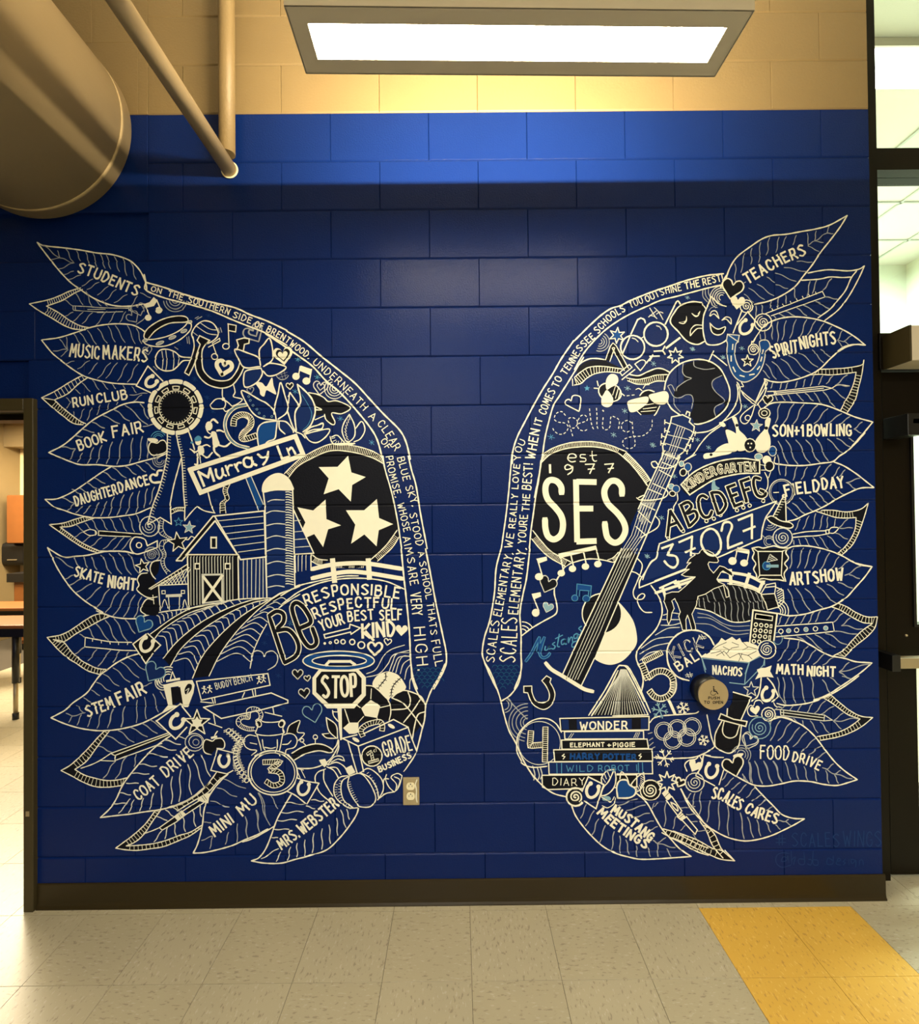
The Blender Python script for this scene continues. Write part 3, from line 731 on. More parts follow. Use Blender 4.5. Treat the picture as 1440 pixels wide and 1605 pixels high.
part('apple', 'dark painted apple with a cream outline'); LV(3); F('o1190 775 1130 770 1110 830 1140 880 1200 880 1270 850 1275 790 1250 750 1215 755', 'K'); L('o1190 775 1130 770 1110 830 1140 880 1200 880 1270 850 1275 790 1250 750 1215 755', 9); F('1100 735 1160 730 1195 745 1190 765 1130 765'); ARC(1200, 740, (70, 50, 35), 200, 330, 7, 'S')
part('concentric_arcs'); ARC(1210, 930, (62, 42, 24), 0, 250, 7)
part('feather', lab('DAUGHTER DANCE')); U('G'); LV(1)
L('780 -52 690 0 560 90 440 170 330 225 260 245 175 245|175 245 260 315 350 345 450 380 600 410 750 410 880 395 1000 375 1130 320', 11)
U('D'); V('900 985 1000 1060; 1000 970 1085 1035; 1085 950 1170 1020; 780 990 910 1090; 700 1035 815 1110; 610 1085 720 1140; 545 1130 645 1185', 9)
U('G'); V('420 155 490 195; 490 145 555 185; 330 230 440 280; 380 345 440 285; 455 365 515 310; 525 375 590 300; 605 395 665 275; 680 395 735 265; 750 395 800 225; 825 390 890 205; 905 380 970 185; 995 370 1030 170; 1065 320 1100 150; 1120 290 1165 135', 9)
sub('lettering'); LV(2); T('DAUGHTER', '458 302 600 262 830 195', 85, 15); T('DANCE', '852 180 1115 108', 85, 16)
part('heart'); LV(3); L('1215 90 1160 95 1135 80 1125 45 1150 20 1185 30 1195 -10 1235 -15', 20)
part('feather'); LV(1)
LD('540 400 450 425 340 460 215 475', '620 415 500 455 400 490 310 495', 13, 10, 6, 'K'); LD('215 475 330 555 430 625 530 685 640 725', '310 495 400 560 480 620 560 665 660 710', 19, 10, 6, 'K'); L('660 712 790 715 900 715 980 735', 10)
V('455 475 525 535; 540 460 590 515; 600 430 655 525; 685 425 740 520; 765 420 825 530; 850 420 915 535; 935 405 985 540; 1000 385 1040 470; 435 590 520 540; 515 635 590 575; 590 670 690 590; 700 695 820 590; 790 700 890 590; 870 700 960 590', 8)
part('paintbrush'); LV(2); F('660 532 800 540 1050 565 950 578 800 572 665 568', 'K'); L('520 540 580 518 630 530 640 560 580 572 520 540|660 530 800 540 1050 560|655 570 800 578 950 582|!632 530 632 568|!660 530 660 570', 8)
part('whistle', 'painted whistle with a round eye'); CI(1025, 660, 24, None, 0, 10); L('1040 590 980 590 945 650 960 710 1010 740 1110 710 1190 680|1040 590 1080 610 1100 665|!1100 665 1190 620 1190 680', 11)
part('spiral'); LV(1); SP(1120, 490, 90, 2.5, 7, 'W'); SP(1140, 745, 68, 3, 7, 'G')
part('feather', lab('SKATE NIGHT')); U('G')
L('200 685 340 765 450 760 560 750 700 720 800 712 900 718 980 735|200 680 240 770 290 870 360 980 430 1070 520 1150 620 1220 700 1267', 12)
V('270 765 430 865; 430 765 480 850; 520 765 560 860; 590 765 645 880; 680 750 775 915; 755 735 870 920; 840 730 955 925; 925 735 1025 915; 360 965 430 930; 400 1020 510 960; 460 1085 600 1005; 550 1155 680 1035; 640 1220 760 1055', 9)
U('I'); L('640 215 700 240 790 270 900 285 1030 285 1060 275', 11); V('720 230 845 40; 790 260 930 45; 885 270 990 70; 980 275 1050 90', 9)
sub('lettering'); LV(2); U('G'); T('SKATE', '440 935 690 1005', 88, 16); T('NIGHT', '745 1032 985 1065', 100, 18)
part('feather'); LV(1); U('I')
LD('770 265 700 240 620 255 540 300 460 355 390 400 310 435 195 455', '760 265 680 300 560 365 460 420 340 495 250 475', 18); LD('195 455 290 560 380 640 460 690 560 755 670 790', '250 475 340 495 420 590 500 660 570 700 650 735 740 745', 20)
V('490 425 540 455; 570 370 620 460; 635 330 750 480; 720 300 830 490; 800 285 920 490; 900 295 990 420; 440 610 540 540; 565 665 645 565; 655 715 770 570; 790 680 850 575; 900 640 930 590', 9)
sub('ruler'); L('540 455 650 475 780 495 960 500|540 455 535 540|535 540 700 555 850 570 1000 575', 9); L('!605 465 605 490|!685 482 685 505|!760 492 765 515|!840 498 840 520|!925 500 920 520', 7)
part('feather', lab('STEM FAIR'))
L('1030 600 930 630 830 680 740 745 670 800 610 880 550 960 430 1045 360 1110 290 1150 230 1180', 12); U('L'); L('0 260 130 315 270 355 420 375 560 370 700 345 830 305 950 245 1060 180', 12)
U('I'); V('930 640 1080 750; 860 675 1025 820; 790 730 945 860; 700 785 845 895; 640 860 770 940; 595 930 670 980; 525 1000 590 1040; 460 1070 520 1130; 1070 895 1140 865; 365 1140 430 1165; 430 1165 540 1135; 1215 945 1260 1010; 1150 965 1200 1130; 1075 995 1090 1190; 1010 1020 1000 1225; 895 1085 865 1265; 795 1105 745 1255', 8)
U('L'); V('665 160 630 340; 560 180 510 350; 455 220 415 355; 365 250 330 340; 275 230 235 325; 195 240 160 300', 8)
sub('lettering'); LV(2); U('I'); T('STEM', '565 1170 800 1085', 95, 17); T('FAIR', '850 1058 1090 955', 105, 19)
part('feather'); LV(1); U('L')
LD('480 380 420 440 340 530 250 620 170 690 90 735', '530 375 470 450 410 530 330 640 270 690 215 725', 14); LD('90 735 180 780 290 840 400 880 520 885 640 870', '215 725 300 775 400 805 500 825 600 820 690 800', 15)
V('430 515 550 570; 500 420 680 510; 600 370 750 480; 715 345 870 430; 820 310 960 400; 890 275 1030 370; 470 805 580 655; 580 810 690 600; 750 700 770 590', 9)
sub('pencil'); LV(2); F('!560 578 1050 395 1075 420 600 630', 'K'); L('!540 580 1060 395|!575 600 1070 408|!590 640 1000 490|!540 580 575 600 580 650|270 715 370 680 450 640 540 580|450 645 580 650', 9)
part('feather', lab('COAT DRIVE')); LV(1)
L('1080 420 980 490 880 580 790 680 700 790 640 880 590 990 530 1080 445 1160|445 1160 560 1145 700 1130 830 1110 1000 1085 1120 1050 1260 985 1380 890 1440 840', 12)
V('1020 460 1170 500; 930 515 1130 550; 870 580 1050 615; 790 680 955 695; 735 760 885 765; 680 850 790 850; 620 935 720 955; 560 1035 680 1030; 680 1030 715 990; 610 1120 690 1030; 700 1115 750 1000; 800 1100 835 985; 890 1085 925 940; 990 1080 1005 860; 1085 1035 1095 790; 1155 1015 1175 725; 1270 955 1235 680; 1380 880 1285 635; 1440 790 1350 595', 9, 'W')
sub('lettering'); LV(2); T('COAT', '795 1005 985 852', 92, 15); T('DRIVE', '1045 795 1285 592', 95, 15)
part('feather'); LV(1); U('M')
LD('420 640 330 760 220 860 140 920 65 975', '480 620 400 730 320 850 240 920 160 955', 15); LD('65 975 160 990 260 995 380 980 500 960 640 905 740 860 840 790', '160 955 260 950 400 935 520 905 640 860 740 830 840 770', 19)
LD('560 610 650 580 760 520 850 450 940 340 975 290', '620 640 700 590 800 530 900 470 1000 360 1080 305', 9)
V('440 690 530 725; 515 630 590 690; 585 610 640 640; 410 920 480 820; 510 890 535 780; 610 860 590 740; 695 825 670 690; 790 780 755 625; 840 690 815 570', 9, 'W')
sub('chopstick'); LV(2); F('!465 790 600 700 620 725 485 812|!700 620 820 545 835 570 720 650', 'K'); F('!590 690 660 632 700 668 625 728|!800 540 860 490 915 478 900 570 850 560'); L('!460 790 600 690 700 620 830 540|!485 812 610 740 700 670 860 565|315 845 390 820 460 790|!460 790 485 812', 9); L('!625 655 650 695|!640 648 662 685|!845 510 870 545|!860 500 885 535', 5, 'K')
part('feather', lab('MINI MU')); LV(1)
L('1080 305 1010 370 930 470 880 570 860 650 850 750 830 850 800 950 765 1020|765 1020 860 1015 980 990 1120 950 1230 900 1340 855 1440 800', 12)
V('1000 340 1240 435; 980 430 1160 510; 920 550 1090 605; 885 655 1005 675; 865 740 925 745; 840 905 940 865; 940 870 915 980; 1055 940 1085 830; 1160 920 1165 755; 1260 885 1235 690; 1365 830 1335 625; 1430 720 1350 475', 8, 'G')
U('P'); L('0 920 100 885 200 830 290 775', 11); V('45 880 25 690; 155 830 120 630; 250 770 150 475; 320 620 255 500', 8, 'G')
sub('lettering'); LV(2); U('M'); T('MINI', '962 868 1130 742', 95, 17); T('MU', '1210 680 1345 560', 98, 17)
part('feather', lab('MRS. WEBSTER')); LV(1); U('P')
L('440 490 380 590 310 720 260 860 210 980 150 1060 80 1090|80 1090 200 1110 350 1110 480 1075 600 1045 760 990 870 890 960 780 1030 670 1050 590', 12)
V('385 565 560 580; 575 595 655 620; 340 650 550 650; 310 725 490 720; 285 805 420 805; 265 880 320 880; 170 1070 325 980; 305 1095 345 1010; 405 1085 435 965; 490 1055 495 930; 560 1045 565 900; 630 1015 645 840; 715 985 720 800; 795 935 780 765; 860 860 850 705; 935 790 885 630; 965 715 940 625; 620 540 735 550', 9, 'W')
sub('lettering'); LV(2); T('MRS.', '355 985 515 872', 88, 16); T('WEBSTER', '545 850 870 595', 95, 17)
# banner along the leading edge
part('banner', 'white outlined banner strip along the inner edge of the left wing'); LV(3)
U('B'); L('165 130 340 180 500 235 720 300 970 360 1100 420 1260 480 1440 565', 14); L('150 60 165 130 165 200 330 270 560 330 750 385 950 470 1100 530 1250 590 1440 700', 13)
U('C'); L('280 108 440 205 600 340 740 450 900 580 1030 720 1160 860 1300 1000 1360 1110 1400 1267', 14); L('90 130 240 230 400 340 520 430 640 560 760 660 900 810 1030 970 1100 1090 1150 1267', 14)
U('s'); L('690 430 720 560 760 700 800 950 860 1267', 13); L('460 430 480 550 540 760 590 1000 630 1267', 12)
U('t'); L('615 0 660 230 710 500 770 780 800 930 800 1040 760 1140 690 1267', 14); L('395 0 420 260 440 440 470 760 480 1000 500 1150 540 1267', 14)
U('O'); L('1425 60 1370 180 1300 300 1250 430|1120 100 1130 200 1180 330 1250 430|1250 430 1240 560 1220 640 1165 850 1110 950 1050 1030', 13)
sub('scale_pattern', 'dark blue scale pattern at the wing tip')
for r_ in range(8):
    for k_ in range(5):
        x_ = 1165+k_*50+(r_ % 2)*25; y_ = 120+r_*32
        if x_-1165 > (r_ < 4 and 230 or 230-(r_-3)*45) or x_ < 1150+max(0, r_-3)*22: continue
        ARC(x_, y_, (24,), 185, 355, 6, 'E')
sub('lettering'); LV(4); U('B')
T('ON', '212 207 298 232', 42, 9); T('THE', '362 250 492 292', 48, 9); T('SOUTHERN', '545 312 720 358 908 420', 52, 9); T('SIDE', '948 442 1108 502', 52, 9); T('OF', '1148 528 1215 552', 50, 9)
U('C'); T('BRENTWOOD,', '100 112 250 195 370 282 478 360', 54, 9); T('UNDERNEATH', '518 402 660 520 800 645 975 825', 62, 8); T('A', '1022 885 1062 920', 62, 8); T('CLEAR', '1102 950 1170 1040 1260 1190', 68, 8)
U('s'); T('BLUE', '592 450 645 655', 62, 8); T('SKY,', '665 712 725 885', 62, 8); T('STOOD', '700 955 765 1240', 62, 8); T('OF', '442 300 492 378', 55, 8); T('PROMISE,', '487 440 520 600 572 805', 60, 8); T('WHOSE', '592 865 652 1115', 60, 8); T('AIMS', '640 1165 690 1400', 62, 8)
U('t'); T('A', '548 35 560 75', 50, 8); T('SCHOOL', '560 125 622 455', 56, 8); T('THATS', '628 495 665 775', 58, 8); T('FULL', '670 835 705 1060', 70, 9); T('ARE', '452 165 480 330', 72, 9); T('VERY', '480 405 500 605', 88, 10); T('HIGH.', '510 715 545 1095', 98, 11)
# interior pictures
part('tambourine'); U('B'); LV(3); F('150 600 190 540 290 475 400 440 500 435 545 460 540 500 440 490 320 540 190 635', 'K')
L('o150 600 190 540 290 475 400 440 500 435 545 460 530 510 460 570 350 620 230 645 160 640|190 635 260 560 380 500 520 490 545 480|135 655 170 690 260 710 360 700 470 650 560 570 575 510 545 490', 10)
for x_, y_, r_ in ((292, 678, 38), (405, 628, 34), (508, 570, 30), (158, 655, 26), (562, 490, 20)): CI(x_, y_, r_, 14, -22, 6, 'W', 'G')
part('concentric_arcs'); LV(1); ARC(430, 290, (105, 80, 52, 28), 5, 175, 8, 'G')
part('heart'); HT(180, 745, 42, -10, 8, 'G')
part('maraca'); LV(3); L('590 640 580 590 620 520 690 478 770 500 815 570 810 620 760 665 700 690', 11); L('620 525 720 590 810 605|650 492 740 550 812 562|590 580 630 610', 7, 'W')
F('!590 700 640 720 625 800 555 968 515 945 560 850 600 780', 'K'); L('590 620 600 720 560 850 515 945|640 760 610 850 555 970|!515 945 555 970', 10)
L('!610 455 640 440|!625 465 670 440|!820 545 830 585|!838 540 850 580|!535 625 542 680|!552 620 560 685', 7, 'G')
part('maraca'); L('570 810 480 800 430 760 360 735 290 745 252 810 260 880 320 925 400 925 450 890 500 840 560 835', 11); L('310 750 320 840 312 920|345 742 355 850 345 925|410 750 418 850 410 920|460 790 462 830 455 880', 7, 'W'); L('!425 715 455 735|!235 890 265 920', 7, 'G')
part('horseshoe', 'large outlined horseshoe with a dark centre'); LV(3)
F('!630 650 650 612 740 655 700 700 675 740 672 850 690 930 760 1000 850 1020 930 1000 990 920 1020 860 1050 900 1010 980 940 1060 840 1085 720 1050 640 970 610 870 625 780 655 690', 'K')
F('!1045 750 1055 690 1095 680 1098 640 1050 632 985 650 1000 700 985 740', 'K')
L('655 690 625 780 610 870 640 970 720 1050 840 1085 940 1060 1010 980 1050 900|740 655 690 710 672 760 672 850 690 930 760 1000 850 1020 930 1000 990 920 1015 850|!655 690 628 655 650 612 742 655|!1045 750 1055 690 1095 680 1098 640 1050 632 985 650 1000 700 985 740', 11)
part('heart', 'thick cream heart inside the horseshoe'); HT(868, 900, 72, 14, 38, 'C')
part('music_note'); LV(4); F('!905 505 980 520 975 578 910 562', 'K'); L('!905 505 980 520 975 578 910 565|!908 505 915 690', 9); CI(888, 708, 30, 26, 0, 9)
L('!765 680 830 635 835 660 730 715|!770 690 805 790', 8); CI(785, 800, 28, 26, 0, 9)
part('heart'); LV(2); HT(1140, 590, 92, -30, 12, 'G'); HT(1140, 580, 45, -30, 14, 'G')
part('flower'); LV(3); L('1200 880 1180 810 1090 770 970 735 1005 830 1060 900 1200 890|1190 830 1190 740 1230 690 1280 635 1308 730 1305 830 1230 890|1225 890 1290 860 1430 895 1350 960 1270 975 1222 930', 12)
F('1200 905 1080 925 1050 970 1060 1075 1160 1040 1215 960', 'N'); L('1200 905 1080 925 1050 970 1060 1075 1160 1040 1215 960 1205 905|1190 770 1190 830', 12)
part('butterfly', 'solid cream butterfly'); U('C'); F('0 572 60 575 100 610 150 530 165 600 190 680 140 660 100 645 80 700 45 680 40 640')
part('heart', 'cream heart holding a dark heart and a smaller cream heart'); HT(252, 330, 92, -8, 0, 'C', 'C'); LV(4); HT(252, 325, 66, -8, 0, 'C', 'K'); LV(5); HT(250, 330, 46, -8, 0, 'C', 'C'); LV(3)
part('music_note'); F('!410 420 512 455 502 510 402 468'); L('!405 430 390 515|!508 455 488 565', 10); CI(368, 518, 34, 33, 0, 0, 'C', 'C'); CI(462, 560, 36, 33, 0, 0, 'C', 'C')
part('heart'); HT(312, 605, 34, -5, 8, 'C', 'K'); LV(2); HT(588, 620, 68, 8, 9, 'W'); HT(590, 612, 34, 8, 8, 'W'); U('B'); HT(1110, 1105, 32, -12, 8, 'G'); U('C')
part('concentric_arcs'); ARC(715, 630, (90, 65, 42, 20), 20, 250, 8, 'W'); ARC(245, 490, (58,), 20, 170, 8, 'G'); L('200 510 290 480|210 530 290 505|230 480 250 540|260 470 275 535', 4, 'G')
part('flower'); LV(3); L('170 860 178 780 205 680 230 575 270 700 295 780 280 850 205 905|190 910 170 830 100 760 40 730 -120 645 -80 760 -10 860 70 900 190 915', 12)
F('200 925 70 945 20 1010 30 1150 45 1190 150 1100 190 1000', 'B'); F('210 925 280 930 340 1000 345 1025 250 1030 215 980', 'N')
L('200 920 70 940 20 1010 30 1150 45 1190 110 1110 175 1080 190 1000 200 920|205 920 280 930 340 1000 345 1025|215 930 220 990 270 1040', 12)
for x_, y_ in ((-58, 700), (-45, 735), (-20, 780), (15, 815), (35, 850), (80, 880), (150, 880)): CI(x_, y_, 9, None, 0, 4, 'T')
part('lotus'); F('388 640 410 740 375 850 380 960 430 1010 500 960 540 850 520 720 440 650', 'N'); L('380 590 410 740 360 850 370 1010|380 590 440 640 510 720 542 830 500 960 430 1020', 14); L('420 680 480 780 510 860 480 950 430 1000', 5, 'S')
L('!300 700 315 665 400 785 385 775|300 760 310 665|290 830 330 950 365 1020', 12); F('450 1040 560 1010 640 1010 620 1060 540 1100', 'N'); L('440 1035 500 980 560 960 610 940 600 990 520 1000 440 1035|450 1040 560 1010 670 995 640 1060 560 1115 490 1100 440 1035|365 1020 420 1040 450 1075', 11)
part('flower', 'black painted iris flower'); F('480 665 560 680 650 745 740 740 860 800 780 850 690 850 720 930 700 955 640 910 620 860 550 870 545 780', 'K')
L('480 665 560 680 620 710 660 745 740 740 860 800 780 855 690 850 720 930 700 955 640 910 625 860|540 820 600 820 545 790|540 910 620 875|600 1000 615 945 560 960', 10)
part('leaf_sprig'); L('850 860 895 960 895 1060 830 1110 785 1020 800 940 850 860|905 990 960 925 990 1000 950 1080 890 1110|690 1065 740 1050 790 1100 820 1130|675 1060 690 1110 720 1135', 10); TK('850 880 820 950 808 1020 830 1100', 9, 30, 7, 'C', -30); TK('690 1080 720 1125 800 1130', 6, 30, 6, 'C', -80); F('700 1130 780 1118 900 1120 880 1135 760 1142')
part('sprinkled_stars', 'tiny light blue stars scattered over the left wing'); LV(1); TW('385 365; 560 525; 360 655; 768 900; 1050 1115'); U('B'); TW('355 415; 730 430; 930 765; 605 1010; 460 685; 1385 1030; 720 1170', 24, 'D'); U('E'); TW('490 75; 600 250; 655 375', 22, 'D'); U('J'); TW('1350 440'); TW('1245 915; 1140 540; 1290 1215; 1120 620', 24, 'D'); U('K'); TW('1080 515; 80 670', 22, 'D'); U('N'); TW('830 290; 355 405; 1185 445; 500 10', 24, 'D'); U('H'); TW('515 440; 680 255', 20, 'D')
part('rosette', 'prize rosette with cream scalloped rim and dark centre'); U('E'); LV(3); F('!'+' '.join('%d %d' % (320+210*math.cos(t*.2618), 338+210*math.sin(t*.2618)) for t in range(24)), 'K')
for k_ in range(11):
    a_ = k_*32.7-4; ARC(318, 335, (232,), a_, a_+26, 40, 'C'); ARC(320, 338, (165,), a_+4, a_+22, 8, 'C'); ARC(320, 338, (192,), a_+4, a_+22, 8, 'C')
    for b_ in (a_+4, a_+22):
        t_ = math.radians(b_); L('!%f %f %f %f' % (320+165*math.cos(t_), 338+165*math.sin(t_), 320+192*math.cos(t_), 338+192*math.sin(t_)), 8)
CI(320, 338, 152, None, 0, 8); TK('o'+' '.join('%d %d' % (320+150*math.cos(t*.5236), 338+150*math.sin(t*.5236)) for t in range(12)), 34, 16, 7, 'C', 90)
sub('ribbon_tail'); L('245 570 240 750 215 900 170 1070 110 1230 65 1390|325 580 345 680 370 790 380 900 390 1100 400 1220 400 1350|370 790 340 900 300 1050 275 1180 270 1230 280 1390|430 540 460 620 490 720', 11); TK('245 570 240 750 215 900 170 1070 110 1230 80 1340', 30, 32, 6, 'C', -75); TK('325 580 345 680 370 790 380 900 390 1100 400 1220', 28, 26, 6, 'C', -85); L('!65 1395 180 1331 280 1391 270 1200|400 1360 450 1296 510 1231|510 1231 580 1271 675 1291 |610 1101 640 1221 670 1291', 10)
part('vine_ladder'); U('H'); LV(2); LD('180 430 160 500 180 560 250 605 190 620 170 680 200 740 185 800 200 860 240 920', '212 430 205 510 240 570 285 600 225 640 210 680 232 740 215 800 230 860 270 900', 28, 7, 5, None, 'W', 'W'); LD('760 110 745 170 765 240 722 280 720 370', '812 100 785 170 802 240 765 280 772 370', 12, 7, 6, 'K'); LD('280 340 330 320 395 320', '280 378 340 350 400 350', 6, 8, 6, 'K'); L('385 600 430 610 460 580 500 600', 9)
part('star', 'black star with cream outline beside the barn roof'); LV(3); SR(338, 632, 92, -8, 9, 'C', 'K'); U('G'); SR(1058, 848, 66, -12, 9, 'C', 'K'); U('H'); SR(440, 500, 58, 5, 7, 'W', 'T'); SR(345, 450, 40, 0, 6, 'S')
part('running_child', 'cream silhouette of a running girl with a ponytail'); U('E'); LV(4); CI(620, 505, 32, 42, 0, 0, 'C', 'C'); L('635 465 660 445 700 478', 18); L('590 510 610 560 640 580', 10); F('640 560 680 560 700 620 715 670 680 700 655 680 650 620'); L('580 602 620 612 655 580|690 548 720 545 755 560|700 675 765 690 815 655', 16); L('665 685 670 735 715 780', 18)
part('running_child', 'cream silhouette of a running boy in a blue cap'); CI(522, 650, 27, 30, 0, 0, 'C', 'C'); F('488 620 520 592 550 610 548 635 500 645', 'S'); CI(465, 655, 14, 11, 0, 0, 'S', 'S'); F('520 690 565 690 575 750 530 765'); L('448 712 500 740 530 715|470 730 490 750|560 688 600 675 630 692', 12); L('515 755 515 850 490 850|545 750 600 790 650 745', 15); L('530 740 545 840', 12)
part('number_badge', 'round badge with a striped number 2'); LV(2); L('960 300 850 325 775 400 752 500 785 610 860 680 970 715', 9); L('960 325 870 345 800 410 775 500 810 600 880 665 985 695', 9); L('955 312 860 335 787 405 763 500 797 605 870 672 978 705', 7, 'T'); sub('numeral'); LV(3); LS('840 505 850 440 900 405 960 410 1000 450 990 510 930 570 915 615 960 620 1050 590', 48, 26, 8, 7)
part('flower'); LV(2); L('740 170 745 250 800 300 830 330|630 315 680 265 740 262 770 300 745 345 650 348 630 315|745 345 770 375 800 360|840 130 855 200 840 240 920 265 870 310 830 325', 10); CI(748, 262, 16, None, 0, 0, 'C', 'C')
part('street_sign', 'cream framed street sign reading Murray Ln'); LV(5); F('!450 900 1400 598 1470 765 545 1105', 'X'); LV(6); L('!o450 900 1400 598 1470 765 545 1105', 42)
sub('lettering'); LV(7); L('!575 1045 525 920 612 968 630 890 665 1000', 22); L('680 895 690 955 720 978 745 940 738 885|745 940 775 955|770 865 800 950|783 905 800 865 830 860|850 850 885 915|862 880 880 840 912 838|1000 800 955 790 932 820 950 870 1000 870 1018 820|1000 785 1015 840 1050 860|1060 760 1100 790 1140 780|1155 735 1140 810 1108 855', 21); L('!1238 690 1278 800 1335 782', 21); L('1322 705 1348 775|1332 735 1362 700 1385 730 1400 758', 20)
part('stripe', 'royal blue slanted stripe below the street sign'); U('H'); LV(2); F('!950 50 1000 38 1108 290 1060 342', 'B'); L('!950 50 1065 342|!1000 38 1110 290', 8, 'W')
part('barn', 'painted barn with a crossed door and plank walls'); LV(3); F('!425 750 885 750 890 1140 560 1190 435 1220', 'K'); F('!320 800 660 392 668 438 378 800', 'K'); F('!905 795 1130 765 1140 1130 890 1140', 'N')
LV(4); L('!325 798 655 398 1115 350|!325 800 375 800 668 445|!410 750 676 440 872 740|!672 400 905 790 1135 765|!415 745 880 745|!425 745 437 1220|!882 745 888 1140|!1118 350 1142 1130', 12)
L('!700 440 1105 400|!740 495 1110 460|!775 555 1110 515|!805 605 1115 570|!845 665 1120 630|!885 722 1125 690|!930 795 930 1135|!965 795 965 1135|!1005 790 1003 1135|!1045 788 1040 1130|!1078 785 1075 1130|!1108 782 1108 1130', 7, 'W')
L('|'.join('!%d 760 %d %d' % (455+k_*27, 457+k_*27, (1205-k_*4 if (457+k_*27 < 545 or 457+k_*27 > 750) else 910)) for k_ in range(15)), 7, 'W')
F('!632 582 692 582 692 690 632 690'); LV(5); F('!645 598 680 598 680 678 645 678', 'K'); F('!490 820 540 820 540 878 490 878|!762 820 815 820 815 878 762 878'); F('!552 918 745 915 748 1165 556 1190', 'W'); LV(6); F('!500 832 530 832 530 868 500 868|!772 832 805 832 805 868 772 868|!572 935 732 932 732 1155 575 1175', 'K')
sub('barn_door', 'barn door with a cream cross'); LV(7); L('!570 945 735 1160|!738 935 570 1175', 24)
part('shed'); LV(4); F('!80 1050 430 832 430 855 100 1058', 'K'); L('!80 1052 430 828|!95 1058 440 862|!165 1020 180 1250|!165 1022 430 1010', 9)
L('|'.join('!%d 1015 %d %d' % (190+k_*30, 205+k_*30+70, max(870, 1015-(60+k_*16))) for k_ in range(7))+'|'+'|'.join('!%d 1015 %d %d' % (235+k_*30, 190+k_*30, 1015-(20+k_*20)) for k_ in range(7)), 6); F('!230 1105 375 1098 375 1125 230 1130', 'W'); L('!255 1130 262 1240|!355 1125 350 1240', 9, 'W'); L('!o195 1070 225 1070 225 1098 195 1098|!o370 1068 400 1068 400 1095 370 1095|190 1230 220 1150 250 1230|380 1230 400 1150 425 1230', 7)
part('bush', 'black rounded bush beside the shed'); U('G'); F('1200 800 1130 840 1130 900 1050 910 1010 950 1020 1020 1010 1070 1060 1110 1120 1130 1190 1120 1195 1040 1160 960 1200 900', 'K'); F('1190 1140 1110 1140 1060 1190 1040 1260 1060 1280 1195 1285', 'K'); L('1215 795 1150 810 1125 870 1145 930 1175 965|1100 910 1040 920 1010 970 1025 1020 1005 1060 1060 1110 1120 1135 1190 1125|1160 1155 1100 1145 1060 1190 1040 1250 1090 1290|1150 1110 1160 1190', 10)
part('silo', 'tall painted silo with a cream dome'); U('H'); LV(5); F('!1110 180 1375 165 1385 400 1395 1040 1140 1130 1125 300', 'N'); LV(6); F('1102 182 1108 100 1165 35 1250 8 1330 45 1375 120 1375 165 1240 165 1180 172'); L('!1108 170 1125 300 1142 1130|!1375 165 1382 400 1395 1040', 12)
L('1150 268 1200 250 1300 252|1128 375 1200 350 1310 358|1130 485 1220 465 1310 470|1135 600 1220 575 1315 590|1135 715 1220 690 1320 700|1140 830 1230 805 1320 820|1145 945 1230 925 1310 935|1150 1040 1230 1025 1300 1035', 9, 'W'); L('|'.join('%d %d %d %d %d %d' % (1312, 180+k_*23, 1335, 178+k_*23, 1365+k_*.5, 188+k_*23) for k_ in range(37)), 8)
part('number_disc', 'black disc with a ladder rim holding three stars'); U('F'); LV(2); F('130 390 300 235 500 155 700 165 900 215 985 300 1020 430 1080 640 1108 880 1000 1020 860 1140 480 1155 350 1090 240 880 165 690 150 500', 'K')
LV(3); LD('90 360 180 270 280 195 500 95 700 105 870 150 980 210', '130 392 200 305 300 240 500 155 700 165 880 215 985 270', 62, 9, 6); LD('1125 930 1060 1030 930 1150', '1108 870 1000 1015 865 1140', 18, 9, 5); LD('335 1090 400 1130 480 1140', '335 1150 390 1180 440 1185', 8, 9, 5); L('560 1185 690 1200 820 1185', 30, 'K'); L('|'.join('!%d 1193 %d 1210' % (565+k_*14, 563+k_*14) for k_ in range(18)), 5)
sub('star', 'solid cream star on the black disc'); LV(4); F('!400 300 570 298 665 198 695 348 825 390 702 462 690 612 580 500 445 545 490 402')
sub('star'); F('!208 663 350 692 462 593 470 770 602 826 485 862 440 1022 360 905 290 935 248 868 280 800')
sub('star'); F('!645 690 810 690 925 588 945 760 1072 815 942 870 922 1015 812 908 692 992 730 820')
part('shed'); LV(3); F('!175 700 355 1080 185 1085', 'N'); L('!175 690 355 1078 180 1088|!330 1085 330 1230|!185 1095 190 1250', 11); L('175 785 235 780|175 885 265 878|178 955 300 945|180 1025 320 1015|215 1095 215 1240|250 1095 248 1240|285 1095 285 1230', 7, 'W')
part('fence', 'cream rail fence below the black disc'); U('K'); LV(5); L('280 185 440 148 620 132 790 135 1095 182|280 268 450 230 620 208 800 222 1105 272', 38); L('!468 105 485 290|!790 105 800 262', 46)
part('crop_rows', 'painted field of curving crop rows'); U('J'); LV(1); L('0 385 200 340 430 310 650 270 900 225 1180 215', 10)
def rows(a, b, n, bulge, w=8):
    A_, B_ = resamp(cat(P2(a)), n+2), resamp(cat(P2(b)), n+2)
    for p, q in list(zip(A_, B_))[1:-1]:
        l = math.hypot(q[0]-p[0], q[1]-p[1]); m = ((p[0]+q[0])/2+l*bulge*.35, (p[1]+q[1])/2-l*bulge)
        ribbon(cat([p, m, q]), w/S.k, 'W')
f1a, f1b = '90 540 300 390 480 300 670 262', '130 580 200 500 400 370 560 310 780 250'
f2a, f2b = '205 760 340 600 540 440 760 320 980 240 1100 220', '270 830 370 670 560 500 800 350 1000 262 1150 228'
f3a, f3b = '470 940 560 740 700 570 860 420 1000 320 1180 220', '620 920 720 720 850 540 960 420 1100 290 1260 180 1440 110'
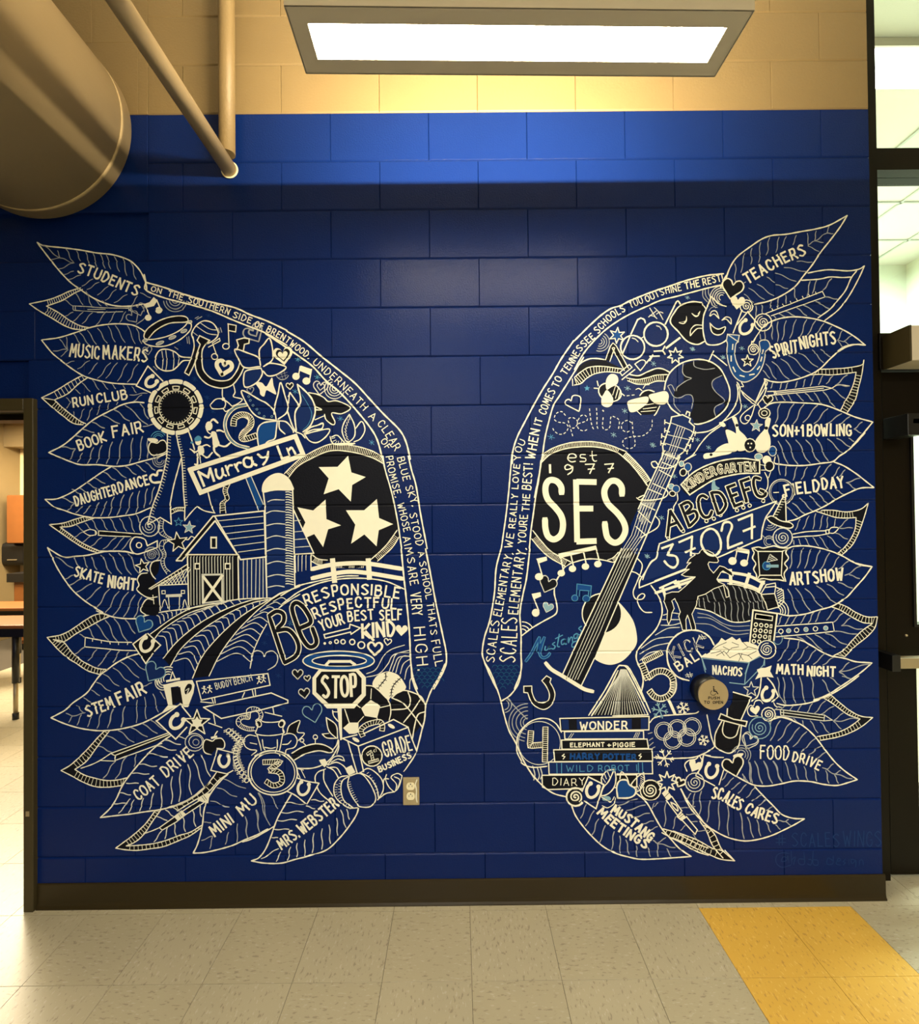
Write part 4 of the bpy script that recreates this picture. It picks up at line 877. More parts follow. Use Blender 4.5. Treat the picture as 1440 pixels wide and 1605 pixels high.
for a_, b_ in ((f1a, f1b), (f2a, f2b), (f3a, f3b)): F('!'+a_+' '+' '.join(sum([[x, y] for x, y in zip(b_.split()[-2::-2], b_.split()[::-2])], [])), 'K'); L(a_+'|'+b_, 9)
rows('100 380 200 355 330 330 500 300', '150 470 250 400 360 350 480 310', 8, .25); rows('130 600 200 520 400 390 560 330 780 255', '205 760 340 600 540 440 760 320 980 240', 13, .33); rows('270 850 370 690 560 510 800 360 1000 270 1150 232', '470 940 560 740 700 570 860 420 1000 320 1130 245', 14, .33); rows('650 860 720 720 850 560 960 440 1100 320 1260 200', '990 860 1020 700 1080 560 1140 450 1250 310 1380 200', 11, .25)
L('990 850 1020 700 1080 560 1140 450|1250 305 1340 240 1440 180|1180 220 1300 150 1440 95', 9)
part('large_lettering', 'large black outlined letters Be'); LV(4); OS('1165 385 1300 795|1160 375 1230 335 1290 360 1290 430 1235 490|1225 510 1330 500 1400 570 1430 660 1400 740 1300 800', 34, 'K', 9); U('K'); OS('180 715 270 662 228 560 172 500 128 490 102 540 135 660 190 800 250 880 300 878 322 830 285 715', 36, 'K', 9)
part('motto_lettering', 'painted motto in cream capitals inside the left wing'); LV(3); L('0 510 90 440 180 380 350 310 550 272 760 268 950 295 1115 365|0 425 150 340 300 300 550 250 700 245', 11)
T('RESPONSIBLE', '232 510 340 468 450 432 600 415 760 415 900 425 1062 448', 92, 16); T('RESPECTFUL', '312 628 400 590 530 550 700 530 860 530 1038 542', 88, 16); T('YOUR', '378 742 470 705 575 672', 92, 15); T('BEST', '610 655 835 637', 88, 15); T('SELF', '895 645 1088 642', 88, 15); T('KIND', '740 800 1030 778', 118, 24); L('!760 740 835 825', 22)
part('arrow'); L('!o390 775 620 718 625 682 718 715 635 772 630 752 400 808', 11)
part('heart', 'solid cream heart after the word KIND'); HT(1090, 735, 56, 3, 0, 'C', 'C')
part('dot_row', 'row of growing cream rings ending in a heart'); CI(397, 855, 12, None, 0, 0, 'C', 'C')
for x_, y_, r_, w_ in ((447, 848, 10, 9), (503, 838, 17, 11), (562, 840, 20, 11), (645, 842, 24, 11), (727, 870, 31, 12)): CI(x_, y_, r_, None, 0, w_)
HT(850, 900, 66, 3, 19, 'C'); HT(965, 840, 34, 10, 9, 'C')
part('halo', 'blue halo ring above the stop sign'); LV(2); CI(522, 1012, 322, 88, 0, 0, 'C', 'B'); LV(3); CI(528, 1012, 245, 48, 0, 0, 'C', 'X'); CI(522, 1012, 322, 88, 0, 11); CI(528, 1012, 245, 48, 0, 10)
part('stop_sign', 'painted octagonal stop sign on a cream post'); U('O'); LV(4); L('!350 70 380 38 570 38 610 65', 24); L('!380 70 580 70', 14, 'K')
F('!285 112 645 112 710 180 710 345 605 462 360 462 228 330 228 185'); LV(5); F('!310 130 620 130 672 190 672 330 585 420 375 420 262 315 262 190', 'K'); LV(6); T('STOP', '325 360 625 350', 185, 26); LV(3); F('!452 460 492 460 496 745 478 750')
part('heart'); LV(3); HT(95, 152, 50, 0, 9, 'W', 'K'); HT(182, 190, 30, -8, 9, 'W', 'K'); HT(155, 325, 52, -8, 9, 'W', 'K'); HT(232, 505, 92, -14, 8, 'T')
part('wave_lines'); LV(1); L('715 150 800 110 870 -10 940 -70 1060 -110|715 180 830 150 910 60 960 -20 1110 -65|920 130 950 50 990 -30 1110 -40|950 130 975 60 1010 0 1110 -10|980 140 1010 40 1050 -10 1110 -5|1020 150 1050 60 1120 10|1060 200 1080 110 1120 60|1105 290 1110 210 1140 170', 8, 'W')
part('baseball', 'cream baseball with dark stitches'); LV(4); F('770 250 800 180 860 140 920 130 1000 160 1055 230 1065 290 940 355 910 385 830 310'); LV(5); L('888 140 890 190 860 230 820 280|1032 180 970 240 945 290 938 345', 9, 'K'); TK('888 140 890 190 860 230 820 280', 6, 16, 7, 'K', 60); TK('888 140 890 190 860 230 820 280', 6, 16, 7, 'K', -90); TK('1032 180 970 240 945 290 938 345', 8, 16, 7, 'K', 60); TK('1032 180 970 240 945 290 938 345', 8, 16, 7, 'K', -90)
part('soccer_ball'); LV(3); F('710 255 780 270 860 320 920 420 935 560 820 570 660 600 640 690 500 640 500 480', 'K'); LV(4); L('710 255 780 265 870 330 925 420 935 500 920 570|760 285 755 375|840 455 925 435|660 455 610 420|690 535 640 590|810 545 815 570|520 470 560 590|410 480 420 530 460 580|410 492 470 495', 10); F('!755 385 840 440 812 548 702 530 668 460|!560 590 645 590 640 690 560 692 505 640')
part('basketball'); LV(3); F('950 360 1070 300 1180 350 1240 430 1240 560 1130 700 1090 630 940 560', 'K'); LV(4); L('945 365 1000 320 1070 300 1200 350 1245 420|940 365 1050 420 1160 550 1225 640|1090 310 1112 390 1080 460 940 475|1200 385 1130 490 1050 590|1242 492 1180 520 1150 620 1130 740', 11)
part('lunch_box', 'painted case lettered 1st GRADE BUSINESS'); LV(5); F('!500 732 960 560 1092 635 1170 850 1050 1030 630 1040', 'X'); LV(6); L('!500 732 630 700|!690 690 960 562 1092 632 642 802 505 735|!548 760 630 1040|!640 800 690 1032|1092 635 1120 720 1170 850', 11); CI(620, 745, 36, 16, 30, 0, 'C', 'C'); CI(940, 622, 36, 16, 30, 0, 'C', 'C'); LS('685 715 665 660 710 615 780 590 840 585 860 620 855 665', 42, 13, 8, 6); CI(765, 892, 92, None, 0, 11, 'C', 'K')
sub('lettering'); LV(7); LS('!735 950 825 925', 22, 7, 6, 5); LS('!720 880 755 850 775 930', 22, 5, 6, 5); L('790 830 780 850 795 855|800 815 805 850', 5); T('GRADE', '888 898 1128 835', 135, 14); T('BUSINESS', '835 1035 950 985 1040 942 1122 905', 48, 13)
part('whale', 'painted whale with tail flukes'); U('N'); LV(2); F('930 740 1050 690 1180 680 1270 680 1240 780 1100 830 950 830 935 790', 'N'); LV(3); F('905 700 1000 640 1110 610 1200 620 1275 665 1260 685 1150 680 1030 700 930 750', 'K'); L('905 695 1000 640 1110 610 1200 620 1275 665 1250 690 1150 672 1030 700 930 755|1275 665 1310 620 1325 570|950 830 1080 830 1180 800 1260 740 1320 640 1330 580', 11); F('!1215 370 1310 440 1310 570 1250 500|!1180 520 1245 510 1260 560 1190 540', 'K'); L('1215 370 1305 440 1320 560|1215 370 1240 490 1310 560|1180 520 1240 515|1180 520 1220 555 1300 560', 10); L('!1030 620 1000 590|!1118 605 1118 560', 8); CI(998, 578, 17, None, 0, 8); CI(1118, 548, 20, None, 0, 8)
part('fox_tail'); LV(3); F('860 510 880 450 980 405 950 515', 'K'); L('860 515 880 450 930 415 980 402 955 500 1020 515 965 580', 9)
part('frog', 'painted frog sitting on the number 3 badge'); LV(4); L('590 480 600 440 580 400 610 385 650 410 720 415 790 408 820 390 845 420 825 470 832 510|590 480 585 520 700 535 830 515 830 480|590 520 620 620 630 670|825 520 800 650 790 680|640 570 650 640 665 665|775 570 775 640 755 690|585 540 520 530 475 570 485 630 530 660 590 670 540 715|530 600 590 612|830 530 880 515 930 530 955 580 930 640 860 660 850 690 840 720|900 580 870 610 820 615|660 640 720 650 760 640|600 700 570 720|640 690 610 720|770 690 800 720', 9); CI(608, 428, 24, 30, -20, 9, 'C', 'K'); CI(812, 430, 24, 30, 20, 9, 'C', 'K')
part('number_badge', 'round badge with a striped number 3'); LV(3); CI(735, 870, 222, 200, 5, 13); CI(735, 868, 198, 178, 5, 8); sub('numeral'); LV(4); LS('!645 775 805 770 700 850', 44, 14, 8, 6); LS('700 850 780 860 815 900 810 960 740 985 670 945', 44, 12, 8, 6)
part('bench', 'painted buddy bench with a lettered backrest'); LV(3); L('!o45 45 90 215 710 80 690 -25', 10); L('!o110 280 270 380 640 300 870 240 870 215 720 150', 11); L('!185 200 200 245|!210 195 215 240|!550 125 560 175|!575 120 580 170|!200 345 215 430|!155 420 275 462|!735 280 745 340|!665 325 815 360|!85 230 185 240|!460 190 480 145', 9)
sub('lettering'); T('BUDDY', '225 118 372 78', 55, 7, 'W'); T('BENCH', '392 78 550 35', 55, 7, 'W')
for x_, y_ in ((115, 95), (165, 88), (610, 5), (650, -5)): CI(x_, y_, 10, None, 0, 0, 'C', 'C'); L('!%d %d %d %d|!%d %d %d %d|!%d %d %d %d|!%d %d %d %d' % (x_, y_, x_, y_+35, x_-20, y_+12, x_+20, y_+22, x_, y_+35, x_-15, y_+62, x_, y_+35, x_+18, y_+55), 8)
part('heart', 'ladder outlined heart behind the frog'); LV(2); LD('585 490 500 490 420 450 405 400 440 360 495 350 500 300 550 275 610 290 645 340 630 400', '570 460 510 455 455 430 445 400 470 385 525 385 535 330 570 315 600 325 612 360 600 395', 30, 7, 5, None)
part('heart'); U('J'); LV(2); L('1010 780 1005 720 1050 690 1100 705 1118 745 1140 705 1200 695 1240 750 1220 820 1150 865', 9, 'W')
part('caterpillar', 'fuzzy ringed caterpillar'); U('N'); LV(3)
for t_ in range(19):
    q_ = [(335, 490), (400, 540), (445, 590), (410, 650), (390, 720), (410, 790), (440, 850), (500, 940)]
    u_ = t_/18*7; i_ = min(6, int(u_)); f_ = u_-i_; x_ = q_[i_][0]+(q_[i_+1][0]-q_[i_][0])*f_; y_ = q_[i_][1]+(q_[i_+1][1]-q_[i_][1])*f_
    CI(x_, y_, 17, 21, 40, 7)
    for s_ in (-1, 1):
        for d_ in (-8, 6): L('!%f %f %f %f' % (x_+s_*16, y_+d_, x_+s_*42, y_+d_-8*s_), 6)
part('horseshoe_flag', 'small flag with a horseshoe')
LV(4); F('!235 655 375 680 375 845 320 875 175 845 205 770', 'X'); L('!235 655 205 760 175 848 320 880 375 850|!235 655 380 690', 10); HS(293, 765, 55, 3, 26)
part('apple', 'dark apple with a cream outline beside the flag'); LV(3); F('190 580 130 570 105 620 120 680 170 705 240 640 290 640 290 590 250 555', 'K'); L('230 650 290 650 300 600 270 560 215 565 190 585 130 570 105 620 120 685 180 710', 10); L('205 555 215 525 235 495', 10); L('!185 555 225 545', 20)
part('star', 'cream star inside a dark outlined star'); U('L'); LV(4); SR(1318, 305, 120, 0, 11, 'C', 'K'); LV(5); SR(1318, 305, 60, 0, 0, 'C', 'C', 6, .6)
part('horseshoe_flag'); LV(3); F('!950 290 1165 140 1260 250 1210 310 1125 450', 'X'); L('!950 290 1165 135 1260 250|!950 285 1125 452 1225 345', 12); LV(4); HS(1130, 300, 62, 38, 30)
part('spiral'); LV(1); CI(1295, 480, 85, 80, 0, 8, 'W'); CI(1305, 475, 62, 58, 0, 7, 'W'); CI(1308, 480, 28, None, 0, 7, 'G'); V('1020 455 1170 500;1160 430 1220 450', 8, 'W')
part('music_note', 'thick cream beamed note beside the buddy bench'); U('J'); LV(3); F('!205 1000 345 965 470 955 490 1000 480 1070 430 1200 400 1200 360 1180 345 1010 275 1020 290 1180 330 1190 180 1267 250 1180'); LV(4); F('!275 1025 360 1018 385 1175 350 1155 290 1180', 'K'); F('400 1040 430 990 465 1000 455 1050 410 1085', 'K'); L('!240 965 350 945', 20); L('!270 950 290 880 315 940', 9); L('410 1050 440 1030 420 1080', 7, 'W')
part('heart', 'solid blue heart beside the crop rows'); U('I'); HT(1062, 340, 82, 28, 9, 'T', 'B'); HT(1160, 770, 98, 32, 9, 'T', 'N')
part('concentric_arcs'); LV(1); ARC(1290, 830, (110, 88, 66, 44), 150, 290, 9, 'C'); ARC(1240, 860, (70, 48, 26), 60, 200, 9, 'W')
part('horseshoe_flag'); LV(3); F('!1105 420 1215 525 1085 690 970 515', 'K'); L('!1105 420 1220 525 1165 580|!1085 690 970 515 1090 425|!1085 692 1150 600', 11); LV(4); HS(1090, 525, 62, 28, 28)
part('horseshoe_flag'); U('D'); F('!1105 80 1230 200 1200 280 1120 320 1000 260', 'X'); L('!1240 215 1105 80 1000 258 1130 320', 11); LV(5); HS(1130, 225, 50, 50, 26)
part('horseshoe_flag', 'small flag with a horseshoe beside the pumpkins'); U('P'); LV(4); F('!490 340 690 390 580 580 480 500 470 420', 'X'); L('490 340 580 370 690 388|!690 390 580 580|400 460 480 500 580 580', 11); LV(5); HS(548, 440, 58, 18, 24)
part('pumpkin', 'plain round pumpkin with a cream stem'); LV(3); L('750 260 680 290 655 350 690 460 760 530 800 550|735 265 735 360 780 450 815 505|760 240 820 270 860 330 870 360|770 225 850 200 920 240 950 300|790 245 850 250 890 310', 10); F('!690 180 745 168 770 215 740 245 710 215')
part('pumpkin', 'striped pumpkin with ticked ribs'); LV(5); F('870 340 960 290 1060 290 1130 255 1220 290 1270 400 1260 480 1180 590 1100 605 980 610 880 550 830 460', 'X'); L('950 320 880 335 830 400 830 490 880 560 960 610 1040 610|960 325 900 370 890 460 920 550 1000 610|965 320 950 400 980 490 1030 570 1060 600 1150 600 1200 545 1190 470 1130 360 1060 300 960 325|1060 290 1150 340 1210 430 1230 530|1070 290 1130 255 1200 290 1260 360 1270 450 1220 540', 10); TK('900 370 890 460 920 550 985 600', 12, 26, 5, 'C', 90); TK('950 380 960 430 985 490 1020 560', 10, 26, 5, 'C', -90); TK('840 400 835 480 880 550', 8, 20, 5, 'C', -90); TK('1140 290 1200 380 1230 470', 8, 22, 5, 'C', 90); LV(6); F('!925 255 985 225 1020 290 960 320')
part('squash'); LV(3); L('1300 310 1290 350 1320 420 1370 470|1340 340 1350 320 1400 300 1440 320|1320 350 1280 350 1270 400|1340 340 1390 400 1380 460|1370 330 1420 360 1400 440|1440 320 1420 400 1380 460 1300 480 1240 520 1200 550|1270 490 1310 475', 9)
part('branch'); L('770 220 830 150 900 150 920 190|800 200 860 170 910 185|850 130 870 60 860 0|490 270 520 340|530 270 565 340|510 260 550 270', 9)
flush()
# ---------------------------------------------------------------- RIGHT WING
wing('wing_mural', (.95, 0, 1.2), label='right white line-art wing on the blue wall with guitar, globe and rearing black horse', category='mural')
part('feather', lab('TEACHERS')); U('a'); LV(1)
L('95 640 130 530 200 420 330 320 430 255 520 225 640 215 780 190 920 165 1040 130 1195 45|1195 45 1130 150 1040 270 960 370 880 490 800 590 720 690 600 770 480 820 360 845', 12)
V('840 310 900 275; 900 275 1010 205; 1010 205 1070 210; 1030 145 1010 205; 915 185 900 275; 980 290 900 275; 835 205 845 320; 940 370 840 320; 735 225 705 310; 645 235 600 340; 580 240 550 380; 495 245 465 400; 415 285 395 470; 335 340 325 485; 270 385 235 560; 180 480 190 650; 740 460 880 465; 625 515 830 550; 545 565 735 640; 470 600 540 650; 550 670 660 705; 380 665 535 770; 305 700 450 805; 265 755 350 830; 240 670 280 645')
sub('lettering'); LV(2); T('TEACHERS', '300 660 470 560 640 470 820 395', 92, 17)
part('feather'); LV(1); L('1350 500 1300 530 1200 545 1040 535 940 545 840 565|1240 600 1150 605 1040 600 940 620 780 630|1350 500 1300 610 1230 740 1170 830 1100 910 990 995|1280 545 1230 610 1180 720 1110 810 1040 890 930 970', 11)
V('715 690 725 790; 860 640 830 780; 920 625 880 750; 1055 615 975 720; 640 765 645 840; 575 790 565 880; 510 820 500 880; 425 850 430 930; 370 860 375 970; 1110 800 990 780; 1040 890 910 820; 960 950 800 855; 830 950 740 880; 720 950 640 910; 640 960 570 930; 560 980 530 950', 9)
sub('ruler'); L('!460 930 970 730|!970 730 995 780|!995 780 510 950', 8); L('!525 905 515 885|!570 885 562 865|!625 862 615 842|!690 840 680 820|!745 815 735 795|!800 795 790 775|!855 775 845 755|!915 755 908 735', 7)
part('feather', lab('SPIRIT NIGHTS')); LV(1)
L('345 1190 390 1110 460 1030 570 980 700 960 850 970 980 1000 1100 1050 1200 1100 1290 1160 1355 1215|1355 1215 1260 1210 1180 1225 1110 1267', 12)
U('d'); L('215 340 240 260 300 180|1245 350 1160 345 1080 365 1000 410 920 480 840 560 760 610 640 655 500 685 400 680 330 655', 12)
V('340 205 335 310; 400 170 405 300; 455 140 450 320; 530 130 490 305; 620 120 560 290; 715 120 650 280; 795 130 720 260; 870 155 800 250; 940 180 890 245; 1040 215 990 310; 990 310 1060 320; 1120 265 1050 315; 1060 320 1090 345; 1000 320 1040 370; 840 390 930 460; 765 395 865 510; 645 420 815 550; 550 445 745 600; 480 475 655 640; 400 500 555 660; 345 520 440 660; 320 580 380 650; 290 250 300 300', 8)
sub('lettering'); LV(2); T('SPIRIT', '415 470 470 450 540 430 632 415', 105, 17); T('NIGHTS', '665 385 800 360 975 335', 105, 18)
part('feather'); LV(1); LD('1230 485 1210 530 1090 555 960 565 820 570', '1160 595 1050 610 930 620 830 615 750 620', 11, 9, 5); LD('1230 485 1210 620 1180 740 1150 850 1080 960', '1160 595 1140 690 1100 790 1060 860 1020 940', 13, 9, 6)
V('410 690 390 740; 490 690 470 750; 545 690 520 750; 630 680 610 735; 700 660 680 730; 780 625 745 720; 860 625 820 710; 950 630 890 700; 1080 620 970 715; 1100 720 990 715; 940 740 1060 835; 860 770 970 910; 780 780 850 880; 700 785 775 855; 620 790 685 855; 545 800 580 855; 480 800 520 850; 430 810 450 850', 9)
sub('pencil'); L('!430 770 860 722|!435 800 870 758|!435 785 865 740|!860 722 940 740 870 758|!430 765 440 800|940 740 1000 710 1100 720', 8); L('!360 770 420 768 425 800 365 806', 9)
part('heart'); LV(3); HT(362, 845, 48, 3, 9, 'C', 'K'); L('!335 665 345 745|!335 680 255 860', 12)
part('feather', lab('SON+1 BOWLING')); LV(1)
L('330 915 400 875 500 865 640 870 800 880 900 900 1020 945 1150 1000 1310 1045|1310 1045 1240 1130 1120 1267', 12); U('h'); L('1240 -10 1160 80 1080 155 1010 200 950 250 850 265 700 285 560 285 430 270', 12)
U('d'); V('475 880 430 1055; 600 880 500 1060; 690 885 590 1065; 815 890 680 1050; 905 925 780 1060; 1030 970 880 1070; 1105 995 1000 1075; 1215 1045 1140 1110; 1140 1110 1205 1145', 9); U('h'); V('455 65 545 270; 525 55 635 275; 615 55 745 265; 705 55 835 260; 800 45 910 245; 900 45 1035 170; 985 40 1110 120; 1095 40 1140 70', 9)
sub('lettering'); LV(2); U('d'); T('SON+1', '410 1170 688 1172', 98, 17); T('BOWLING', '722 1172 1115 1165', 98, 17)
part('feather', lab('FIELD DAY')); LV(1); U('h')
L('950 250 1050 290 1160 360 1250 430 1320 485|1320 485 1200 490 1100 530 1000 580 900 640 800 690 700 730 620 770 540 790', 12)
V('530 295 520 380; 625 300 590 420; 720 300 665 410; 835 290 780 390; 935 275 835 390; 1010 300 955 385; 1060 325 1010 385; 1195 400 1070 440; 1070 440 1160 500; 980 505 1050 550; 885 515 985 595; 810 535 910 635; 740 560 845 665; 650 580 770 700; 585 625 700 725; 535 660 630 750; 450 190 475 370', 9)
sub('lettering'); LV(2); T('FIELD', '530 560 640 540 830 515', 98, 18); T('DAY', '860 500 960 490 1050 480', 95, 18)
part('feather'); LV(1); LD('1270 625 1200 680 1080 705 950 690 850 690', '1160 755 1080 760 980 755 880 725 800 700', 13, 9, 5); LD('1270 625 1230 760 1180 900 1120 1010 1030 1095', '1160 755 1150 860 1110 950 1050 1030 985 1085', 15, 9, 6)
V('655 770 610 870; 735 740 680 860; 795 720 770 860; 860 735 830 860; 905 750 895 850; 975 765 960 840; 1085 770 1000 850; 1000 850 1130 850; 970 895 1085 950; 900 920 1020 1030; 830 930 910 1040; 770 935 820 1010; 700 940 740 1010; 640 950 660 1000; 595 960 600 1000', 8)
sub('paintbrush'); L('590 905 700 885 800 878 885 875|590 935 700 925 800 920 890 905|!885 870 890 905 915 900 915 865 885 870|915 870 940 845 1000 850 960 895 920 895', 9)
part('spiral', 'round spiral disc'); LV(3); SP(497, 937, 88, 2.6, 8, 'W', 0, True, 'N', 11)
part('concentric_arcs'); LV(1); ARC(380, 800, (70, 50, 30), 20, 120, 8, 'G'); ARC(375, 970, (48, 30), 60, 340, 8, 'G'); ARC(365, 890, (55,), 20, 150, 8, 'G')
part('party_hat', 'pointed witch-like hat with a curved brim'); LV(4); F('!505 560 525 560 530 790 410 750', 'K'); L('!505 560 410 745|!522 560 528 790', 11); F('350 760 400 745 480 790 560 800 590 830 560 850 470 830 400 800', 'K'); L('350 760 400 742 480 785 560 800 592 830 560 852 470 835 390 800 350 760', 10); TK('!500 590 415 750', 8, 26, 7, 'C', -110); CI(507, 562, 14, None, 0, 8)
part('ring'); LV(2); CI(487, 525, 112, 115, 0, 9, 'W'); CI(487, 525, 98, 101, 0, 6, 'G'); L('!415 530 460 528', 8)
part('feather', lab('ART SHOW')); LV(1)
L('545 1035 600 1015 720 1012 850 1035 950 1065 1050 1110 1150 1165 1305 1200', 12); U('l'); L('1245 48 1180 140 1100 230 1020 320 940 375 870 410 760 440 640 475 500 490 400 470|1060 -5 1130 30 1245 48', 12)
U('h'); V('595 1035 560 1215; 685 1030 630 1210; 755 1040 695 1215; 840 1050 765 1215; 920 1075 840 1225; 1005 1110 935 1220; 1090 1150 1000 1220', 9)
U('l'); V('1150 40 1000 125; 1040 120 1135 155; 940 190 1070 240; 840 205 990 305; 745 220 925 380; 640 245 800 415; 555 240 690 445; 485 250 580 470', 9)
sub('lettering'); LV(2); T('ART', '508 210 600 205 690 195', 105, 19); T('SHOW', '725 195 850 175 980 165', 105, 19)
part('feather'); LV(1); LD('1295 500 1200 500 1100 460 1020 410 940 378', '1250 560 1160 550 1060 500 960 440 880 410', 14, 9, 6); LD('1295 500 1270 600 1200 680 1100 760 1000 860', '1250 560 1150 630 1060 720 990 800 900 850', 15, 9, 6)
V('430 495 400 570; 505 495 460 570; 570 490 515 565; 650 480 600 560; 720 460 670 555; 780 445 735 545; 910 430 835 530; 985 465 895 550; 1050 510 970 580; 970 580 1160 610; 900 630 1110 655; 825 650 1020 750; 730 660 915 775; 650 670 800 800; 570 680 720 770', 9)
L('450 690 600 710 700 760 800 820 880 855', 12)
sub('ruler'); L('380 585 560 572 740 560 890 548|380 680 560 665 740 648 905 630|890 548 905 630', 9)
for x_, f_ in ((423, None), (493, 'T'), (565, None), (650, 'T'), (735, None), (828, 'T')): CI(x_, 630-(x_-423)*.07, 20, None, 0, 8 if not f_ else 6, 'C' if not f_ else 'W', f_)
part('disc'); CI(395, 695, 42, 55, 0, 6, 'T', 'N')
part('feather', lab('MATH NIGHT')); LV(1)
L('880 855 1000 875 1100 905 1245 915|1245 915 1160 990 1050 1070 960 1130 850 1200 720 1255', 12); U('o'); L('1300 -5 1200 70 1080 145 980 195 870 235 760 255 640 262 560 245', 12)
U('l'); V('505 700 475 790; 475 795 395 900; 600 700 560 810; 560 815 490 890; 670 765 570 900; 740 800 640 915; 830 825 715 930; 900 865 800 935; 1040 910 950 995; 950 995 1235 925; 950 1000 1050 1060', 9)
U('o'); V('565 10 590 190; 615 10 640 240; 685 10 730 240; 765 5 815 235; 870 10 900 205; 970 30 1050 160; 1040 10 1135 85; 590 190 640 250; 1150 0 1225 20', 9)
sub('lettering'); LV(2); U('l'); T('MATH', '385 1010 620 1018', 80, 17); T('NIGHT', '662 1030 910 1035', 80, 18)
part('feather'); LV(1); U('o'); LD('1425 372 1320 360 1220 310 1130 240 1050 170', '1310 385 1200 345 1110 280 1040 230 980 195', 14, 9, 6); LD('1425 372 1330 450 1220 510 1100 550 950 578', '1310 385 1240 440 1150 490 1050 520 920 545', 14, 9, 6)
V('580 270 540 300; 640 265 600 290; 710 265 670 310; 780 262 740 320; 880 245 830 330; 1000 220 890 340; 1075 270 940 350; 1160 330 1070 400; 1070 400 1300 385; 1070 405 1140 475; 950 410 1030 510; 860 400 930 510; 790 400 800 440; 710 380 740 410', 8)
sub('pencil'); F('!600 305 990 350 985 400 600 350', 'K'); L('!590 300 990 350 1060 395 985 402 600 352|!600 325 985 375|!590 300 595 350|!620 310 620 350|!990 350 985 400', 8, 'W')
L('530 235 550 270 600 280|540 300 600 300|540 360 640 370 700 390', 8)
part('feather', lab('FOOD DRIVE')); LV(1)
L('510 390 600 370 700 400 800 450 900 540 1000 670 1090 780 1180 860 1285 932|1285 932 1200 960 1100 985 980 975 860 950 720 945 600 970 480 990 370 985 290 955 200 905', 12)
V('590 400 500 580; 690 415 570 580; 765 460 650 600; 830 500 705 635; 910 560 780 680; 960 630 850 705; 1000 685 915 745; 1070 790 1010 840; 970 825 1090 885; 1135 850 1085 880; 1090 885 1240 925; 1000 850 1030 965; 1080 890 1115 965; 900 850 920 945; 805 815 840 940; 720 790 755 930; 635 775 685 930; 530 765 605 955; 440 765 520 965; 360 765 430 965; 305 770 325 955; 250 890 300 950; 510 400 495 450', 9)
sub('lettering'); LV(2); T('FOOD', '412 742 540 745 665 752', 120, 13); T('DRIVE', '700 765 800 785 935 845', 82, 15)
part('feather', lab('SCALES CARES')); LV(1); U('q')
L('705 420 780 500 870 590 950 670 1050 705 1155 710|1155 710 1060 765 960 815 860 860 740 895 620 910 500 890 400 850 300 790 220 720 130 620 80 530 40 440', 12)
V('470 280 410 360; 515 340 435 420; 575 380 495 445; 630 400 555 480; 710 430 630 520; 775 490 680 550; 810 540 740 590; 865 600 810 635; 945 660 915 680; 915 725 980 735; 1010 715 980 735; 985 735 1030 770; 895 765 935 805; 810 745 850 830; 725 720 760 865; 640 695 695 880; 575 655 610 890; 460 590 470 860; 385 555 380 810; 305 550 275 740; 225 460 205 670; 165 480 140 610; 130 480 95 530; 595 305 620 370; 660 200 685 385; 705 190 775 395; 785 190 865 390; 870 190 955 380', 9)
sub('lettering'); LV(2); T('SCALES', '318 520 420 550 500 600 570 630', 100, 17); T('CARES', '615 645 700 690 800 720 900 752', 88, 18)
part('feather'); LV(1); LD('-380 620 -250 640 0 830 160 885 280 950 330 985 400 1000', '-370 660 -200 720 -60 830 0 880 200 995 300 1035 400 1075 525 1090'.replace('-380', '-380'), 22, 9, 7) if False else None
LD('-30 820 160 890 240 930 330 980 420 1000', '-40 880 100 940 200 990 300 1035 400 1075 525 1090', 9, 10, 7); LD('250 770 300 800 350 860 380 930 420 1000 525 1090', '210 730 270 820 310 920 345 980 420 1065', 8, 10, 7)
L('40 440 95 540 170 640 250 750|525 1090 440 1000', 11)
U('p'); LD('1030 800 1130 830 1250 890 1350 940 1440 975', '1020 835 1100 880 1200 930 1320 1000 1440 1040', 10, 10, 7)
V('985 565 950 600; 1060 560 1040 780; 1145 690 1120 800; 1230 770 1190 815; 1250 610 1180 610; 1320 600 1260 610; 1330 670 1240 670; 1340 735 1280 735; 1330 820 1440 815; 1300 850 1330 890; 950 570 930 620', 8)
sub('chopstick'); LV(2); F('!1020 480 1060 440 1110 510 1070 550|!1150 690 1190 640 1240 700 1195 730'); L('!1060 545 1170 690|!1110 510 1200 640|!1200 720 1320 850|!1240 690 1340 810|!1320 850 1340 810|1100 560 1150 590 1165 640 1120 600 1100 560', 10); L('!1040 520 1085 475|!1165 690 1205 655|!1180 700 1220 668', 5, 'K')
part('feather', 'wing feather lettered MUSTANG MEETINGS'); LV(1)
L('205 590 240 680 310 780 400 880 490 960 600 1020 720 1055 830 1075 1000 1070 1285 1050|1285 1050 1180 980 1090 880 1020 800 960 700 900 590 850 530 790 480', 12)
V('345 570 285 705; 410 635 330 775; 450 710 385 860; 510 770 455 930; 590 825 565 990; 640 865 645 1020; 695 900 725 1030; 790 955 795 1050; 895 970 915 1050; 980 930 985 1050; 1065 980 1100 1050; 1055 880 980 930; 985 935 1140 970; 940 905 985 935; 980 780 910 815; 945 730 840 755; 910 660 760 695; 870 585 700 635; 800 530 625 590', 9)
sub('lettering'); LV(2); T('MUSTANG', '560 650 660 710 780 800 910 910', 72, 20); T('MEETINGS', '440 660 560 770 700 870 870 975', 72, 20)
